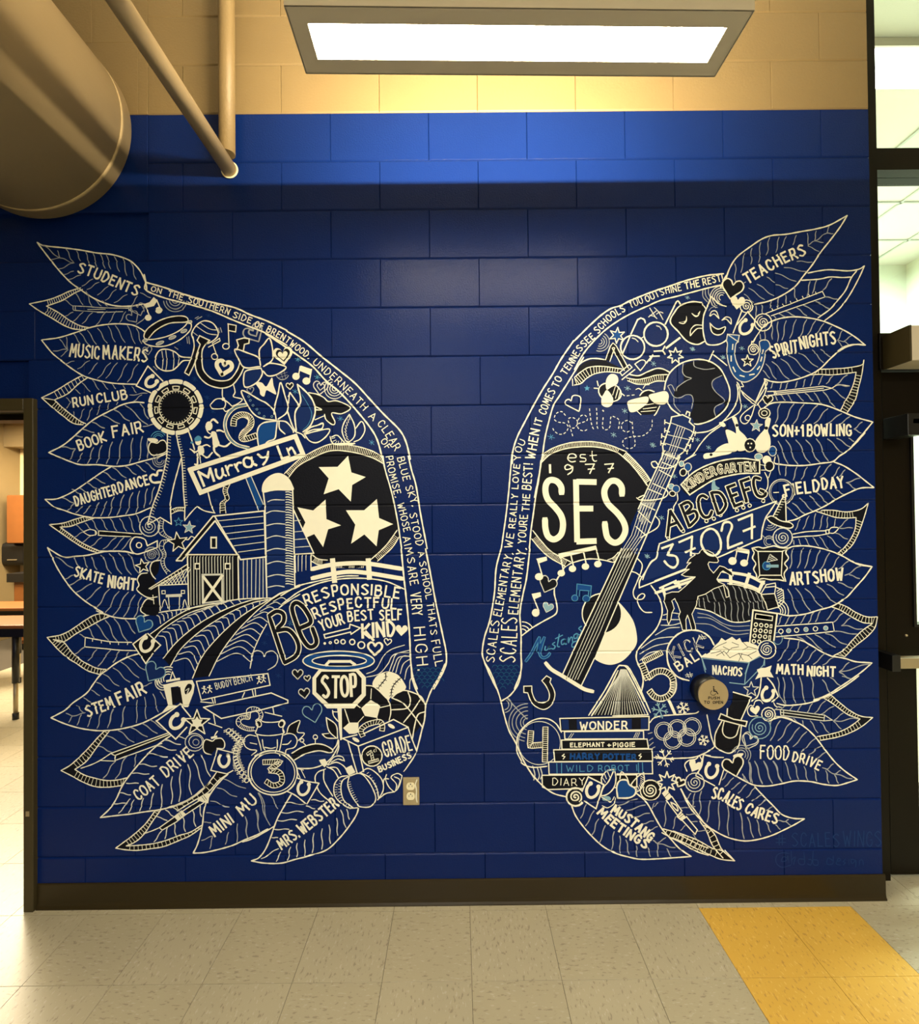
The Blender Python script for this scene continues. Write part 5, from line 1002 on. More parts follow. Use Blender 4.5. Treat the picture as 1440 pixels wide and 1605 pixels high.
# banner
part('banner', 'white outlined banner strip along the inner edge of the right wing'); LV(3)
U('b'); L('1380 0 1345 55 1320 120|1345 -5 1200 10 1050 45 950 75 850 110 740 145 620 190 500 240 420 280 330 310 240 370 130 470 0 600', 13); L('1330 95 1200 125 1050 165 920 200 780 235 640 295 500 360 380 430 270 510 160 620 80 720 0 860', 12)
U('e'); L('570 -150 460 10 380 150 290 290 210 430 120 600 60 720 20 850 15 960', 13); L('660 0 590 110 510 240 440 350 385 440 340 600 310 730 290 870 275 960 250 1100 215 1267', 12)
U('u'); L('360 400 345 560 330 740 315 880 300 1000 280 1140 262 1267', 12); L('620 470 600 640 575 780 550 960 530 1100 515 1267', 12)
U('i'); L('260 0 215 180 200 400 160 640 110 800 90 940 110 1020 150 1120 220 1267|520 0 490 260 460 400 430 580 440 760 440 940 440 1100 380 1267', 13)
U('m'); L('0 50 60 160 130 350 170 510 215 660 280 780 340 920 420 1050 520 1160 620 1230 740 1262|325 0 325 120 300 240 230 340 150 395', 12)
sub('scale_pattern', 'dark blue scale pattern at the wing tip')
for r_ in range(9):
    for k_ in range(5):
        x_ = 90+k_*48+(r_ % 2)*24+r_*4; y_ = 95+r_*32
        if x_ > 290-max(0, r_-3)*30 or x_ < 60+r_*14: continue
        ARC(x_, y_, (24,), 185, 355, 6, 'E')
sub('lettering'); LV(4); U('i')
T('SCALES', '195 1025 215 880 245 655', 75, 9); T('ELEMENTARY,', '258 610 300 400 330 200 370 45', 68, 9); T('SCALES', '385 1025 400 830 405 625', 135, 11); T('ELEMENTARY,', '408 590 430 400 450 200 490 0', 82, 10)
U('u'); T('WE', '358 1262 375 1135', 65, 9); T('REALLY', '385 1080 410 780', 55, 9); T('LOVE', '410 725 430 510', 52, 9); T('YOU', '435 465 440 400 478 300', 58, 8); T('YOURE', '480 1220 498 965', 68, 9); T('THE', '510 930 520 780', 62, 9); T('BEST!', '528 735 545 505', 78, 10); T('WHEN', '560 460 605 200', 78, 12); T('IT', '618 155 632 100', 62, 10)
U('e'); T('COMES', '315 520 350 430 405 310', 68, 9); T('TO', '430 275 465 195', 62, 9); T('TENNESSEE', '500 160 570 60 650 -70 760 -175', 58, 9)
U('b'); T('SCHOOLS', '215 535 330 415 460 330', 60, 9); T('YOU', '510 305 620 255', 68, 7); T('OUTSHINE', '655 250 800 185 965 145', 55, 8); T('THE', '1005 132 1130 108', 58, 11); T('REST!', '1165 98 1340 58', 58, 10)
# interior pictures
part('eyeglasses', 'painted round eyeglasses forming a number 100'); LV(3); CI(735, 540, 108, None, 0, 15, 'C'); CI(525, 660, 108, None, 0, 14, 'C'); L('740 465 770 475 785 500|520 575 550 585 575 610', 9, 'W'); L('600 580 630 560', 12)
L('!510 540 570 410 600 395|600 395 630 410 640 440|!820 450 920 250|920 250 935 240 955 268', 13); L('!435 715 500 565', 12)
sub('numeral'); LS('!300 780 350 640 470 860', 42, 0, 9, 6, 'K', 'C', False); L('!410 885 495 815 520 840 430 915 410 885', 9); L('!430 950 545 860', 10)
sub('lettering'); L('!680 305 730 385|680 370 720 380 745 400|!670 385 740 330|720 300 760 340 800 410|740 360 770 340 800 350', 8, 'W'); L('!545 810 595 870|545 810 600 775 635 780 640 810 595 870', 9); L('!650 800 710 725 680 780|!680 740 765 738|!720 695 795 690|!795 690 820 720|!795 690 815 650', 12); L('!830 665 950 575', 18)
part('theater_mask', 'dark sad theater mask'); LV(3); F('1150 250 1060 250 960 280 900 350 865 430 940 520 1020 600 1100 632 1170 610 1160 520 1150 440 1175 320', 'K'); L('1150 255 1060 248 960 280 905 340 865 430 940 520 1000 590 1060 625 1120 632 1175 605', 12); F('940 435 1000 420 1010 375 1015 420 985 450|1055 350 1100 365 1135 330 1120 375 1090 385', 'C'); L('1045 555 1050 500 1090 460 1150 460|1048 555 1075 520 1110 490 1155 488', 9); LV(4); F('950 435 990 430 985 440|1070 358 1100 372 1120 360', 'K')
part('theater_mask', 'laughing theater mask'); LV(3); L('1155 265 1185 310|1235 200 1200 290 1165 380 1160 500 1180 600 1210 635 1290 635 1350 610 1385 580', 12); L('1220 375 1240 335 1280 335 1305 400|1225 378 1260 358 1305 400|1330 415 1370 385 1410 400 1415 450|1330 415 1370 405 1412 450', 9); F('1222 440 1240 520 1290 548 1340 530 1362 475 1300 495 1255 475', 'K'); L('1222 440 1240 520 1290 548 1340 530 1362 475 1300 495 1255 475 1222 440', 10); ARC(1265, 350, (55,), 200, 300, 5, 'G')
part('concentric_arcs'); LV(1); ARC(1330, 210, (105, 85, 65, 45, 25), 120, 300, 8, 'W'); L('1160 130 1160 200 1200 250|1180 130 1185 190 1215 235|1210 125 1210 170 1225 205', 8, 'G'); L('1235 200 1300 260 1370 290', 12)
ARC(230, 610, (85, 62, 40, 20), -60, 110, 8, 'G')
part('star'); LV(3); SR(385, 552, 72, 5, 9, 'C', 'B', 6, .45); SR(912, 735, 72, 0, 10, 'C', 'N', 7, .5)
part('ribbon_banner', 'wavy ladder edged ribbon with the word DAY'); LV(2); L('0 860 60 800 130 765 200 760 270 770|500 905 580 915 660 880 740 850 800 855 860 885', 11); F('30 850 130 780 280 775 300 790 430 850 420 862 300 830 200 830 110 860 40 930', 'K'); F('500 905 600 915 700 870 800 860 860 890 700 915 560 945', 'K'); LD('0 930 60 880 130 840 230 830 330 840 430 855', '0 1000 60 985 110 940 180 900 290 880 410 890', 18, 9, 7); LD('470 935 560 950 650 935 740 910 840 905', '480 960 560 990 660 990 740 965 820 965', 18, 9, 6); L('-18 945 -15 1005', 9)
part('bee', 'cream winged bee'); LV(3); CI(320, 1065, 105, 80, 20, 11, 'C', 'K'); L('370 1010 345 1090|400 1015 370 1120|415 1050 395 1130', 8); LV(4); F('290 1040 285 960 320 905 370 905 395 940 385 990 330 1020'); F('295 1045 345 1110 345 1170 300 1200 250 1180 245 1120 265 1080'); L('!215 1005 205 965|!210 1030 178 1028|!425 1075 450 1095', 9)
part('bee', 'cream winged bee beside the globe'); LV(3); L('590 1095 620 1060 670 1045 720 1060', 11); F('590 1090 640 1055 700 1060 760 1170 740 1240 660 1267 580 1240', 'K'); L('770 1190 740 1250 720 1275|560 1230 600 1267', 10); L('640 1180 720 1165|620 1215 740 1200|600 1240 730 1230', 8); LV(4); F('485 1145 560 1120 660 1105 660 1160 600 1210 550 1240 500 1240 480 1180'); F('670 1095 740 1070 820 1055 850 1090 840 1150 800 1175 720 1160'); L('555 1040 580 1030 610 1050|620 1030 640 1000 675 995', 8)
part('globe', 'large globe with black continents'); U('c'); LV(2); F('560 375 640 385 700 410 760 480 800 570 825 680 800 770 740 850 660 920 540 945 460 900 500 790 495 720 440 680 330 710 340 620 410 560 400 450 440 400', 'K'); LV(3); F('780 740 720 680 665 590 690 550 760 520 820 620 815 700', 'X'); F('!780 750 690 790 700 870 780 790', 'X')
L('380 870 300 810 260 740|235 640 250 560 290 480 370 410 460 375 560 365 660 390 740 450 790 540 825 640 820 740 780 820 700 890 620 930 540 950 500 945', 12); L('405 400 400 480 430 520 480 535 440 555 400 580 350 620 345 650|265 605 300 595 330 650|265 605 320 700 380 710 430 685 480 690 495 740 480 810|320 710 330 780 380 840|500 380 510 430 600 455 690 445|755 510 680 550 665 600 700 660 780 740 700 790 685 830 700 880', 7, 'G')
L('!635 385 680 290|675 320 740 370 800 420', 11); L('890 590 900 680 870 790 760 930 640 1010 510 1030', 11)
part('balloon_string'); L('920 610 915 700 930 790 900 850 780 920|890 570 910 600 900 640|930 570 950 610 930 610', 9); F('730 935 765 930 790 960 770 975 740 960')
part('balloon_string'); L('745 965 640 1040 560 1130 500 1220 430 1267', 10)
part('horseshoe', 'royal blue horseshoe with white dashes'); LV(4); F('!805 138 912 148 905 190 890 205 875 330 900 420 950 470 1010 470 1070 400 1100 290 1095 205 1160 195 1190 240 1175 275 1150 290 1130 400 1080 500 1000 560 930 565 860 510 815 400 800 280 805 215 795 195', 'B')
L('!o805 138 912 148 900 205|!805 138 795 195|905 205 880 230 872 330 900 420 950 472 1010 470 1070 400 1100 290 1095 205 1160 192 1190 240 1170 275 1150 290|795 195 805 230 800 290 815 400 860 510 930 565 1000 560 1080 500 1130 400 1150 290', 9, 'W'); LV(5); L('!853 230 850 275|!838 335 838 380|!855 435 875 475|!918 510 955 520|!1005 505 1045 498|!1075 455 1095 430|!1105 380 1115 345|!1122 310 1126 280', 11)
part('star'); LV(3); SR(985, 380, 54, 0, 9, 'C', 'K'); SR(1065, 965, 56, 5, 7, 'W', 'T')
part('spiral'); SP(1040, 275, 48, 2, 8, 'C', 0, True, None, 9); U('a'); SP(285, 865, 58, 2.2, 9); SP(435, 1010, 78, 2.6, 8, 'C', 1)
part('heart'); LV(4); HT(158, 705, 100, 12, 12, 'C', 'K'); HT(205, 830, 68, 8, 0, 'C', 'C')
part('horseshoe_flag'); LV(3); L('!245 900 165 1105|!300 920 420 1060|!300 910 200 1030', 11); F('!250 900 300 910 420 1060 340 1180 180 1100', 'X'); LV(4); HS(275, 1060, 62, 35, 24)
part('scissors'); U('c'); LV(3); L('930 645 960 700 1060 780|930 650 1000 710 1070 760|1060 760 1160 590 1150 560|1070 780 1130 700 1160 620|1055 770 1020 880 980 940 940 940 920 900 950 850 1040 780|1080 770 1110 820', 9); CI(1138, 850, 52, 46, 0, 9, 'C', 'K'); CI(1138, 850, 26, 22, 0, 8); CI(988, 893, 24, None, 0, 8)
part('bowling_pin', 'tilted cream bowling pin with dark neck mark'); LV(3); F('845 890 880 885 900 940 910 1000 960 1050 990 1100 990 1170 900 1190 880 1100 880 990')
part('bowling_pin'); F('1145 920 1170 890 1195 900 1185 960 1170 1010 1190 1070 1190 1150 1140 1205 1070 1190 1055 1110 1090 1050 1140 990'); part('bowling_pin'); F('790 1000 880 1035 900 1110 890 1190 830 1190 810 1100'); part('bowling_pin'); F('590 1225 620 1210 680 1205 720 1160 790 1125 850 1130 870 1170 830 1215 740 1235 620 1262 590 1255')
LV(4); CI(890, 960, 14, None, 0, 0, 'C', 'K'); CI(1155, 985, 17, 15, 0, 0, 'C', 'K'); CI(657, 1225, 14, 13, 0, 0, 'C', 'K'); CI(790, 990, 12, None, 0, 0, 'C', 'K')
part('bowling_ball', 'black bowling ball between the pins'); LV(5); CI(1007, 1140, 55, 60, 0, 9, 'C', 'K'); LV(6); CI(992, 1125, 8, None, 0, 0, 'C', 'C'); CI(1020, 1125, 8, None, 0, 0, 'C', 'C'); CI(1010, 1160, 8, None, 0, 0, 'C', 'C')
part('heart'); U('e'); LV(3); L('615 488 500 425 500 390 530 380 545 395 560 350 600 345 632 365 630 430 618 488', 10)
part('dashed_lettering', 'dashed script word trailing behind the bee')
def DASH(s, w=8, dl=22, gp=14):
    for p, st, cl in strokes(s):
        q = cat(p, cl); d = 0; cur_ = []; on = True
        q = resamp(q, max(8, int(sum(math.hypot(b[0]-a[0], b[1]-a[1]) for a, b in zip(q, q[1:]))/.7)))
        for i, pt in enumerate(q):
            if on: cur_.append(pt)
            d += .7*S.k
            if d > (dl if on else gp):
                if on and len(cur_) > 1: ribbon(cur_, w/S.k, 'W')
                on = not on; d = 0; cur_ = []
DASH('495 525 460 490 410 510 395 560 430 585 490 595 520 630 495 680 440 695 390 660 375 610|560 710 540 640 520 560 560 545 600 570 600 610 570 640 545 635|610 600 690 570 680 530 640 525 605 580 610 640 660 665 710 640|712 465 720 540 735 620 760 665|775 460 780 540 780 620 800 665|835 545 830 630 860 655 895 630 905 540 940 540 980 570 975 640 970 680|1090 590 1050 570 1005 600 1005 650 1050 675 1095 650|1098 585 1105 680 1120 740 1120 800 1070 825 1020 800 1015 750 1060 725 1120 715 1200 705 1270 640 1278 550|1050 348 1130 338'); L('!832 480 838 486', 11, 'W')
part('sprinkled_stars', 'tiny light blue stars scattered over the right wing'); LV(1); SR(690, 280, 28, 0, 0, 'S', 'S'); TW('365 720', 30); TW('930 700; 1285 795; 1290 58; 1055 280; 1030 485', 26, 'T'); U('b'); TW('1065 675; 1020 210; 1340 750', 20, 'T'); U('c'); TW('490 270; 935 265; 765 345; 965 790; 535 1090; 635 1160; 130 1135', 22, 'T'); U('g'); TW('325 325; 210 700; 80 1045', 24, 'T'); U('j'); TW('660 70', 22, 'T')
part('school_disc', 'black disc with a ladder rim lettered est 1977 SES'); U('f'); LV(2); F('165 200 260 120 400 75 560 60 720 80 850 120 960 210 1060 320 1130 410 1060 560 960 780 860 1010 760 1080 560 1075 430 1110 330 1090 220 990 130 890 85 810 110 560', 'K')
LV(3); LD('175 125 270 70 390 30 500 15 640 15 780 45 920 100', '165 200 240 130 350 85 460 65 600 58 740 75 860 115', 52, 9, 6, 'K'); LD('920 100 1010 190 1090 280 1150 370', '860 115 960 205 1040 300 1120 410', 22, 11, 10, 'K'); LD('85 815 170 920 260 1010 430 1100', '75 890 150 980 240 1060 380 1140', 30, 9, 5, 'K'); LD('760 1080 810 1060 860 1010', '810 1100 830 1090 850 1050', 5, 8, 5)
sub('lettering', 'large cream letters SES'); LV(4); L('345 480 340 420 300 370 240 360 205 400 200 470 225 540 290 610 340 680 358 760 340 850 280 895 225 870 200 800 195 710|890 495 885 420 840 370 780 375 735 440 735 510 770 580 850 660 905 740 920 820 880 900 820 925 760 880 740 800 735 745', 55); L('!475 375 485 900|!500 375 640 378|!500 617 610 617|!500 915 640 910', 52)
sub('lettering'); L('405 160 475 155 460 125 420 125 400 165 430 195 470 190|560 130 520 130 515 155 560 165 560 190 510 192|620 100 625 170 645 190 662 185|600 140 660 135', 10); L('!240 225 242 290', 20); L('440 240 400 220 375 240 385 265 430 255 445 235 440 280 400 310', 11); L('!560 218 640 215 600 300|!585 262 640 258|!735 218 812 212 770 292|!765 258 812 252', 11)
part('music_note', 'cream beamed run of four notes'); LV(5); F('!315 1025 655 950 665 985 325 1065'); L('!335 1050 362 1180|!430 1040 455 1150|!545 1015 570 1130|!655 970 690 1110', 12)
for x_, y_ in ((342, 1200), (443, 1160), (560, 1140), (672, 1118)): CI(x_, y_, 34, 30, 0, 0, 'C', 'C')
part('music_note'); F('!115 1070 210 1050 215 1085 145 1110'); L('!130 1085 170 1220', 11); CI(142, 1232, 38, 33, 0, 0, 'C', 'C'); U('i'); F('!535 408 615 392 622 430 555 458'); L('!548 430 600 560', 11); CI(572, 578, 35, 36, 0, 0, 'C', 'C')
part('heart', 'dark heart with a pale outline'); LV(3); HT(680, 322, 82, 22, 8, 'W', 'K'); HT(682, 530, 50, 18, 6, 'W', 'T')
part('music_note', 'blue beamed note beside the sound hole'); LV(4); F('!945 318 1075 335 1070 385 945 372', 'B'); L('!945 318 940 420|!945 318 1075 335 1065 440|!965 430 970 375 1052 380 1045 430', 7, 'S'); CI(925, 445, 28, None, 0, 7, 'S', 'B'); CI(1028, 450, 32, 30, 0, 7, 'S', 'B')
part('script_lettering', 'blue script team word on the guitar body'); LV(3); OS('483 1015 530 950 565 880 605 800|605 800 600 870 590 930 620 870 650 800|650 800 625 880 610 950 640 985 680 970 700 945', 15, 'B', 6, 'S')
L('660 880 655 915 680 910 695 870 690 905 712 900|745 845 722 862 748 880 735 905 712 900|785 770 775 830 768 880 788 885|750 812 815 780|832 815 805 830 808 865 835 850 842 815 838 860 852 858|868 800 868 850 885 805 902 800 905 840 918 838|945 765 918 780 922 812 945 800 952 765 950 820 930 880 900 885 905 850 945 830|985 700 960 720 985 745 975 775 950 775', 11, 'S')
part('guitar', 'large acoustic guitar crossing the right wing'); U('j'); LV(3); CI(248, 585, 178, 180, 0, 11, 'C', 'K'); F('!425 0 600 0 390 485 280 755 60 1230 -80 1180 0 900', 'X') if False else None
sub('pickguard', 'solid cream guitar pickguard'); LV(4); F('395 480 470 560 530 650 560 760 560 860 500 950 420 1020 320 1048 220 1020 150 960 125 880 150 810 200 775 280 762 370 710 415 640 425 560')
sub('neck'); U('g'); LV(5); F('!240 90 380 140 80 850 0 1040 -60 1000 0 600', 'N'); U('j'); F('!425 0 600 0 400 470 290 720 180 990 60 1240 -100 1160 0 900 110 690 230 410', 'K')
LV(6); L('!425 0 230 415 0 900 -105 1130|!600 0 395 480', 11); L('!395 480 275 760|!180 990 60 1240', 10)
L('|'.join('!%d 0 %d 410 %d 740 %d 1180' % (455+k_*28, 270+k_*25, 115+k_*30, -75+k_*26) for k_ in range(5)), 6, 'W')
U('g'); L('!240 95 0 620|!375 150 80 850 0 1035', 11); L('|'.join('!%d %d %d %d' % (262+k_*24, 100+k_*8, -10+k_*14, 690+k_*22) for k_ in range(5)), 6, 'W'); L('!240 128 345 165|!215 200 330 245|!190 270 300 330|!130 390 250 445|!90 440 210 490|!30 575 150 630|!0 640 110 745|!-20 780 70 860', 9)
U('f'); L('|'.join('!%d 540 %d 860 %d 1060' % (1080+k_*25, 975+k_*28, 850+k_*24) for k_ in range(5)), 6, 'W')
sub('headstock'); U('c'); LV(5); F('300 890 400 865 480 890 505 960 500 1000 440 1150 400 1220 370 1267 210 1267 220 1200 260 1080 290 940', 'N'); LV(6); L('!300 890 290 940 220 1150 225 1190 210 1267|!300 885 400 865 470 900 460 930 505 970 500 1020 410 1200 370 1230 350 1267|!430 860 440 835 465 845 460 875', 11); L('|'.join('!%d %d %d %d' % (355+k_*22, 960+k_*8, 250+k_*22, 1267) for k_ in range(4)), 6, 'W'); L('!300 940 410 980 480 1010|!265 1045 460 1090|!235 1120 430 1180|!250 1215 330 1240', 7, 'W')
for x_, y_ in ((240, 930), (240, 1005), (212, 1055), (205, 1120)): L('!%d %d %d %d|!%d %d %d %d' % (x_, y_, x_+40, y_+15, x_, y_-18, x_-2, y_+18), 9)
for x_, y_ in ((515, 1035), (495, 1090), (470, 1150), (445, 1200)): L('!%d %d %d %d|!%d %d %d %d' % (x_-35, y_-20, x_, y_, x_+2, y_-18, x_-5, y_+18), 9)
sub('bridge', 'cream curved guitar bridge'); U('m'); LV(6); L('545 50 600 110 700 170 830 250 900 290 975 310', 34); F('!690 150 860 240 855 270 680 175', 'K'); LV(7); [CI(722+k_*25, 185+k_*14, 6, None, 0, 0, 'C', 'C') for k_ in range(5)]
sub('body_outline'); LV(2); U('i'); L('775 255 750 310 740 400 760 490 765 560 740 600 650 650 540 715 440 790', 12); U('f'); L('430 1110 370 1150 300 1267|430 1110 560 1075 680 1075 830 1105', 11); U('j'); L('690 330 740 400 780 480 790 590 740 720 640 830 570 920 560 1000 600 1090 620 1180 610 1267', 12); U('n'); L('225 60 260 130 275 230 260 310', 11)
sub('string_end', 'loose curling string ends'); U('g'); LV(7); L('155 190 120 200 125 230 150 250 180 230 155 190|180 240 250 255 310 240 360 200|0 520 40 500 60 500 20 540 -15 520|20 540 120 540 230 520 268 480 250 440|150 680 190 730 170 790 70 850 20 880', 10); U('j'); L('570 90 610 140 600 210 560 310 530 390 550 450 610 455 635 420 610 405 570 440 580 510 630 570 700 575|515 205 560 220 610 260', 10)
part('concentric_arcs'); LV(1); U('i'); ARC(450, 770, (110, 75, 45), 270, 325, 9, 'C')
part('horseshoe', 'dark outlined horseshoe under the blue script'); U('m'); LV(3); F('!350 262 420 260 425 320 460 390 520 410 570 390 580 330 550 260 510 210 560 165 595 190 585 225 620 280 630 350 600 430 530 472 450 440 410 390 385 325 350 320', 'K'); L('!385 322 350 318 350 262 422 260|422 260 425 320 460 395 520 412 570 390 580 330 550 260 512 212|!512 212 555 168 596 192 585 225|585 225 620 290 630 350 600 430 530 472 450 440 410 390 385 322', 9)
part('number_badge', 'round badge with a striped number 4'); LV(2); L('325 950 360 975 440 995 560 985|285 790 300 700 370 610 460 560 560 555 640 600 690 680|285 790 290 860 330 940', 11); CI(490, 775, 190, 195, 0, 7, 'W'); sub('numeral'); LV(4); LS('!415 665 405 800 520 790', 48, 14, 8, 6); LS('!545 630 540 945', 46, 16, 8, 6)
part('concentric_arcs'); LV(1); ARC(385, 590, (170, 140, 105, 65, 40), 100, 270, 8, 'G'); ARC(170, 430, (70, 45), -60, 80, 8, 'G'); L('200 370 300 480 380 560', 9, 'G'); L('370 970 410 1040 440 1090|430 980 450 1060 440 1110|470 990 490 1070 470 1120|500 1000 515 1060 500 1100', 9, 'W')
part('book_stack', 'painted stack of six lettered books'); LV(3); U('v')
for q_, f_ in (('295 288 1170 268 1168 400 305 412', 'K'), ('340 418 1115 410 1118 488 345 490', 'N'), ('312 500 1150 490 1165 582 315 590', 'K'), ('235 595 1200 588 1205 705 245 712', 'K'), ('185 715 1200 708 1205 830 190 835', 'N'), ('120 845 1050 840 1050 960 180 985 125 960', 'K')):
    LV(3); F('!'+q_, f_); LV(4); L('!o'+q_, 11)
sub('lettering', 'cream letters on the top book'); LV(5); F('!310 300 380 298 385 395 318 398|!460 296 1000 290 1000 390 465 394|!1090 285 1160 285 1155 392 1090 395', 'N'); LV(6); T('WONDER', '495 395 955 390', 72, 15)
sub('lettering', 'dark blue letters'); T('PETER PAN', '440 468 740 468', 28, 5, 'D'); L('!380 480 410 435|!400 480 430 435|!1020 475 1045 425|!1038 475 1062 425|!1056 475 1078 425', 6, 'W')
sub('lettering', 'small cream letters on a black book'); T('ELEPHANT', '400 568 730 562', 38, 10); T('+', '765 565 795 565', 34, 10); T('PIGGIE', '820 568 1030 562', 40, 10)
sub('lettering', 'blue hollow letters between two lightning bolts'); T('HARRY', '400 685 680 685', 50, 17, 'B'); T('POTTER', '722 688 1040 690', 50, 17, 'B'); L('!338 638 318 655 345 662 328 685|!1090 635 1070 652 1095 660 1078 682', 9)
sub('lettering', 'thin blue letters'); T('WILD', '360 808 620 805', 58, 7, 'S'); T('ROBOT I', '675 805 1050 800', 55, 8, 'S'); L('!265 730 268 825|!312 728 312 825|!1065 725 1068 820|!1105 722 1108 820', 8, 'S')
sub('lettering', 'thin white letters on the lowest book'); T('DIARY', '225 940 420 945 540 935', 68, 8)
part('open_book', 'steep open book with fanned pages'); U('m'); LV(3); F('!1225 95 1270 95 1435 520 960 530', 'K'); LV(4); L('935 525 1080 300 1190 100 1230 75 1280 95 1340 200 1440 400|960 530 1100 320 1200 120', 12)
U('n'); L('150 100 230 250 340 500|80 75 130 80 150 110|320 520 230 330 120 115|0 530 320 520', 11); L('|'.join('%d %d %d %d' % (80+k_*3-9, 110, k_*26-70, 520) for k_ in range(15)), 5, 'W'); U('m'); L('|'.join('%d %d %d %d' % (1232-k_*4, 110+k_*8, 1200-k_*30, 520) for k_ in range(9)), 5, 'W')
part('number_badge', 'striped number 5'); U('j'); LV(4); LS('!790 935 620 1020', 44, 10, 9, 7); LS('!605 1035 665 1180', 55, 6, 9, 7); LS('660 1165 740 1110 820 1110 880 1160 895 1230 880 1290', 52, 16, 10, 7); U('n'); LS('545 230 545 290 500 350 430 375 370 350 330 300', 52, 14, 10, 8); L('!510 395 560 510', 26)
part('state_outline', 'long state outline holding the number 37027'); U('g'); LV(3); F('!185 940 1250 555 1180 690 1110 890 720 1065 60 1267 40 1220 110 1110 165 1060', 'N'); LV(4); L('40 1260 60 1200 110 1110 165 1060 180 980 190 940|!190 935 1250 550|1250 550 1190 640 1150 700 1120 800 1110 890|!1110 890 715 1060|!430 1160 150 1270', 12)
U('j'); L('755 0 740 80 690 120 640 210 590 290 585 350|!585 352 1020 185', 12)
sub('lettering', 'cream postal number'); U('g'); LV(6); L('!215 975 310 940 265 1035|265 1035 340 1050 355 1110 320 1150 270 1130 235 1090', 20); L('!370 920 485 870 475 1040|!430 1010 510 975', 19); L('o640 800 580 850 570 940 620 1020 690 1040 740 990 740 900 700 820', 20); L('750 820 770 750 820 740 845 780 810 880 810 975|!810 975 935 925', 20); L('!905 720 1025 672 1025 885|!950 820 1050 780', 20)
part('train_letters', 'black outlined letters A to G rolling like a train'); LV(5)
for s_ in ('!265 860 290 640 390 800|!280 770 345 745', '!385 585 460 775|395 580 450 560 480 600 430 660|440 665 510 640 530 700 465 775', '620 520 580 500 545 530 550 620 590 690 640 690 665 640', '!660 475 720 660|665 470 740 480 790 570 760 640 720 665', '!868 402 805 425 870 595 935 570|!832 508 885 488', '!995 348 925 372 978 552|!950 455 995 440', '1100 350 1050 340 1040 400 1070 490 1120 510 1150 480 1100 450'): OS(s_, 26, 'K', 9)
for x_, y_ in ((270, 880), (405, 820), (615, 730), (682, 708), (890, 632), (948, 608), (1005, 590), (1130, 548), (742, 675)): CI(x_, y_, 15, None, 0, 8, 'C', 'K')
part('kindergarten_banner', 'curved banner lettered KINDERGARTEN'); LV(4); F('385 400 500 290 650 210 800 175 1095 185 1095 300 950 305 800 330 640 385 465 495', 'K'); L('385 400 500 290 650 215 800 175 950 165 1095 185|465 492 560 430 680 360 820 320 950 300 1095 300|!385 400 465 495|!1095 185 1095 300', 12); sub('lettering'); LV(5); T('KINDERGARTEN', '450 450 560 375 700 310 860 285 1055 275', 74, 20); LV(6); T('KINDERGARTEN', '450 450 560 375 700 310 860 285 1055 275', 74, 7, 'K')
part('bell', 'dusty blue bell'); F('670 365 690 365 700 410 735 435 665 450', 'T')
part('balloon', 'dusty blue balloon'); LV(5); CI(1085, 148, 36, 28, 0, 6, 'C', 'T'); CI(390, 212, 22, 26, 0, 6, 'C', 'T'); CI(298, 418, 26, 26, 0, 5, 'C', 'T')
part('balloon', 'dark blue balloon'); LV(6); CI(1212, 98, 36, 45, 0, 8, 'W', 'B'); CI(447, 243, 33, 38, 0, 8, 'W', 'B'); CI(340, 440, 34, 34, 0, 7, 'W', 'B')
part('balloon', 'cream balloon'); CI(1160, 180, 40, 42, -30, 0, 'C', 'C')
part('balloon', 'black balloon with a cream rim'); LV(7); CI(1182, 233, 42, 46, 0, 10, 'C', 'K'); CI(405, 290, 30, 34, 20, 9, 'C', 'K'); CI(308, 482, 28, 24, 20, 8, 'C', 'K'); L('1140 290 1165 340 1170 380 1165 430 1140 470|1195 285 1175 340|1235 150 1225 200 1240 210|450 285 455 320|350 480 355 540 320 600 320 640|410 190 460 160 520 130', 9); L('1100 220 1150 230|1110 270 1150 270', 8)
part('music_note', 'cream beamed note beside the framed picture'); LV(4); F('!895 965 1005 990 1000 1028 885 1005'); L('!895 980 872 1085|!1002 1000 980 1105', 10); CI(850, 1090, 38, 36, 0, 0, 'C', 'C'); CI(955, 1108, 36, 32, 0, 0, 'C', 'C')
part('picture_frame', 'wavy picture frame with a small bird drawing'); U('k'); LV(4); F('!690 110 1010 110 990 240 980 410 720 400 700 240', 'K'); L('680 110 740 100 780 110 830 100 880 90 930 105 1015 110|1015 110 985 150 1010 200 975 250 1000 290 970 340 985 410|680 110 700 150 685 200 715 250 695 300 720 350 720 400|720 400 780 385 850 395 920 395 985 410', 11); L('!o735 140 955 140 945 355 750 355|!690 110 735 140|!1010 115 955 140|!722 400 750 355|!975 408 945 355', 9); sub('bird'); LV(5); CI(812, 270, 36, 38, 0, 7, 'S', 'B'); L('!820 272 910 272', 26, 'T'); L('!840 170 815 235|!815 235 910 215 845 165|!835 190 885 215|!828 205 870 225|!850 180 900 205', 6, 'W')
part('carton', 'open milk carton with striped side'); LV(4); F('!760 525 890 515 920 640 820 665', 'K'); L('!760 525 795 465 895 455 885 520 765 528|!795 465 810 440 890 425 895 455|!890 460 960 490 970 590 920 640 885 520|760 525 800 600 820 668|!820 668 925 640', 9); L('!905 500 945 475|!908 520 948 495|!912 540 952 515|!915 560 955 535|!918 580 960 555|!922 600 962 575', 7)
part('concentric_arcs'); LV(1); ARC(905, 680, (35, 55, 78, 105), -80, 20, 8, 'C')
part('calculator', 'black painted calculator with round keys'); LV(5); F('!680 670 905 700 870 960 760 975 655 960', 'K'); L('!660 960 690 668 908 700 878 940', 14); L('!o715 702 868 725 862 765 708 745', 8); F('!725 712 830 728 825 755 720 738', 'N')
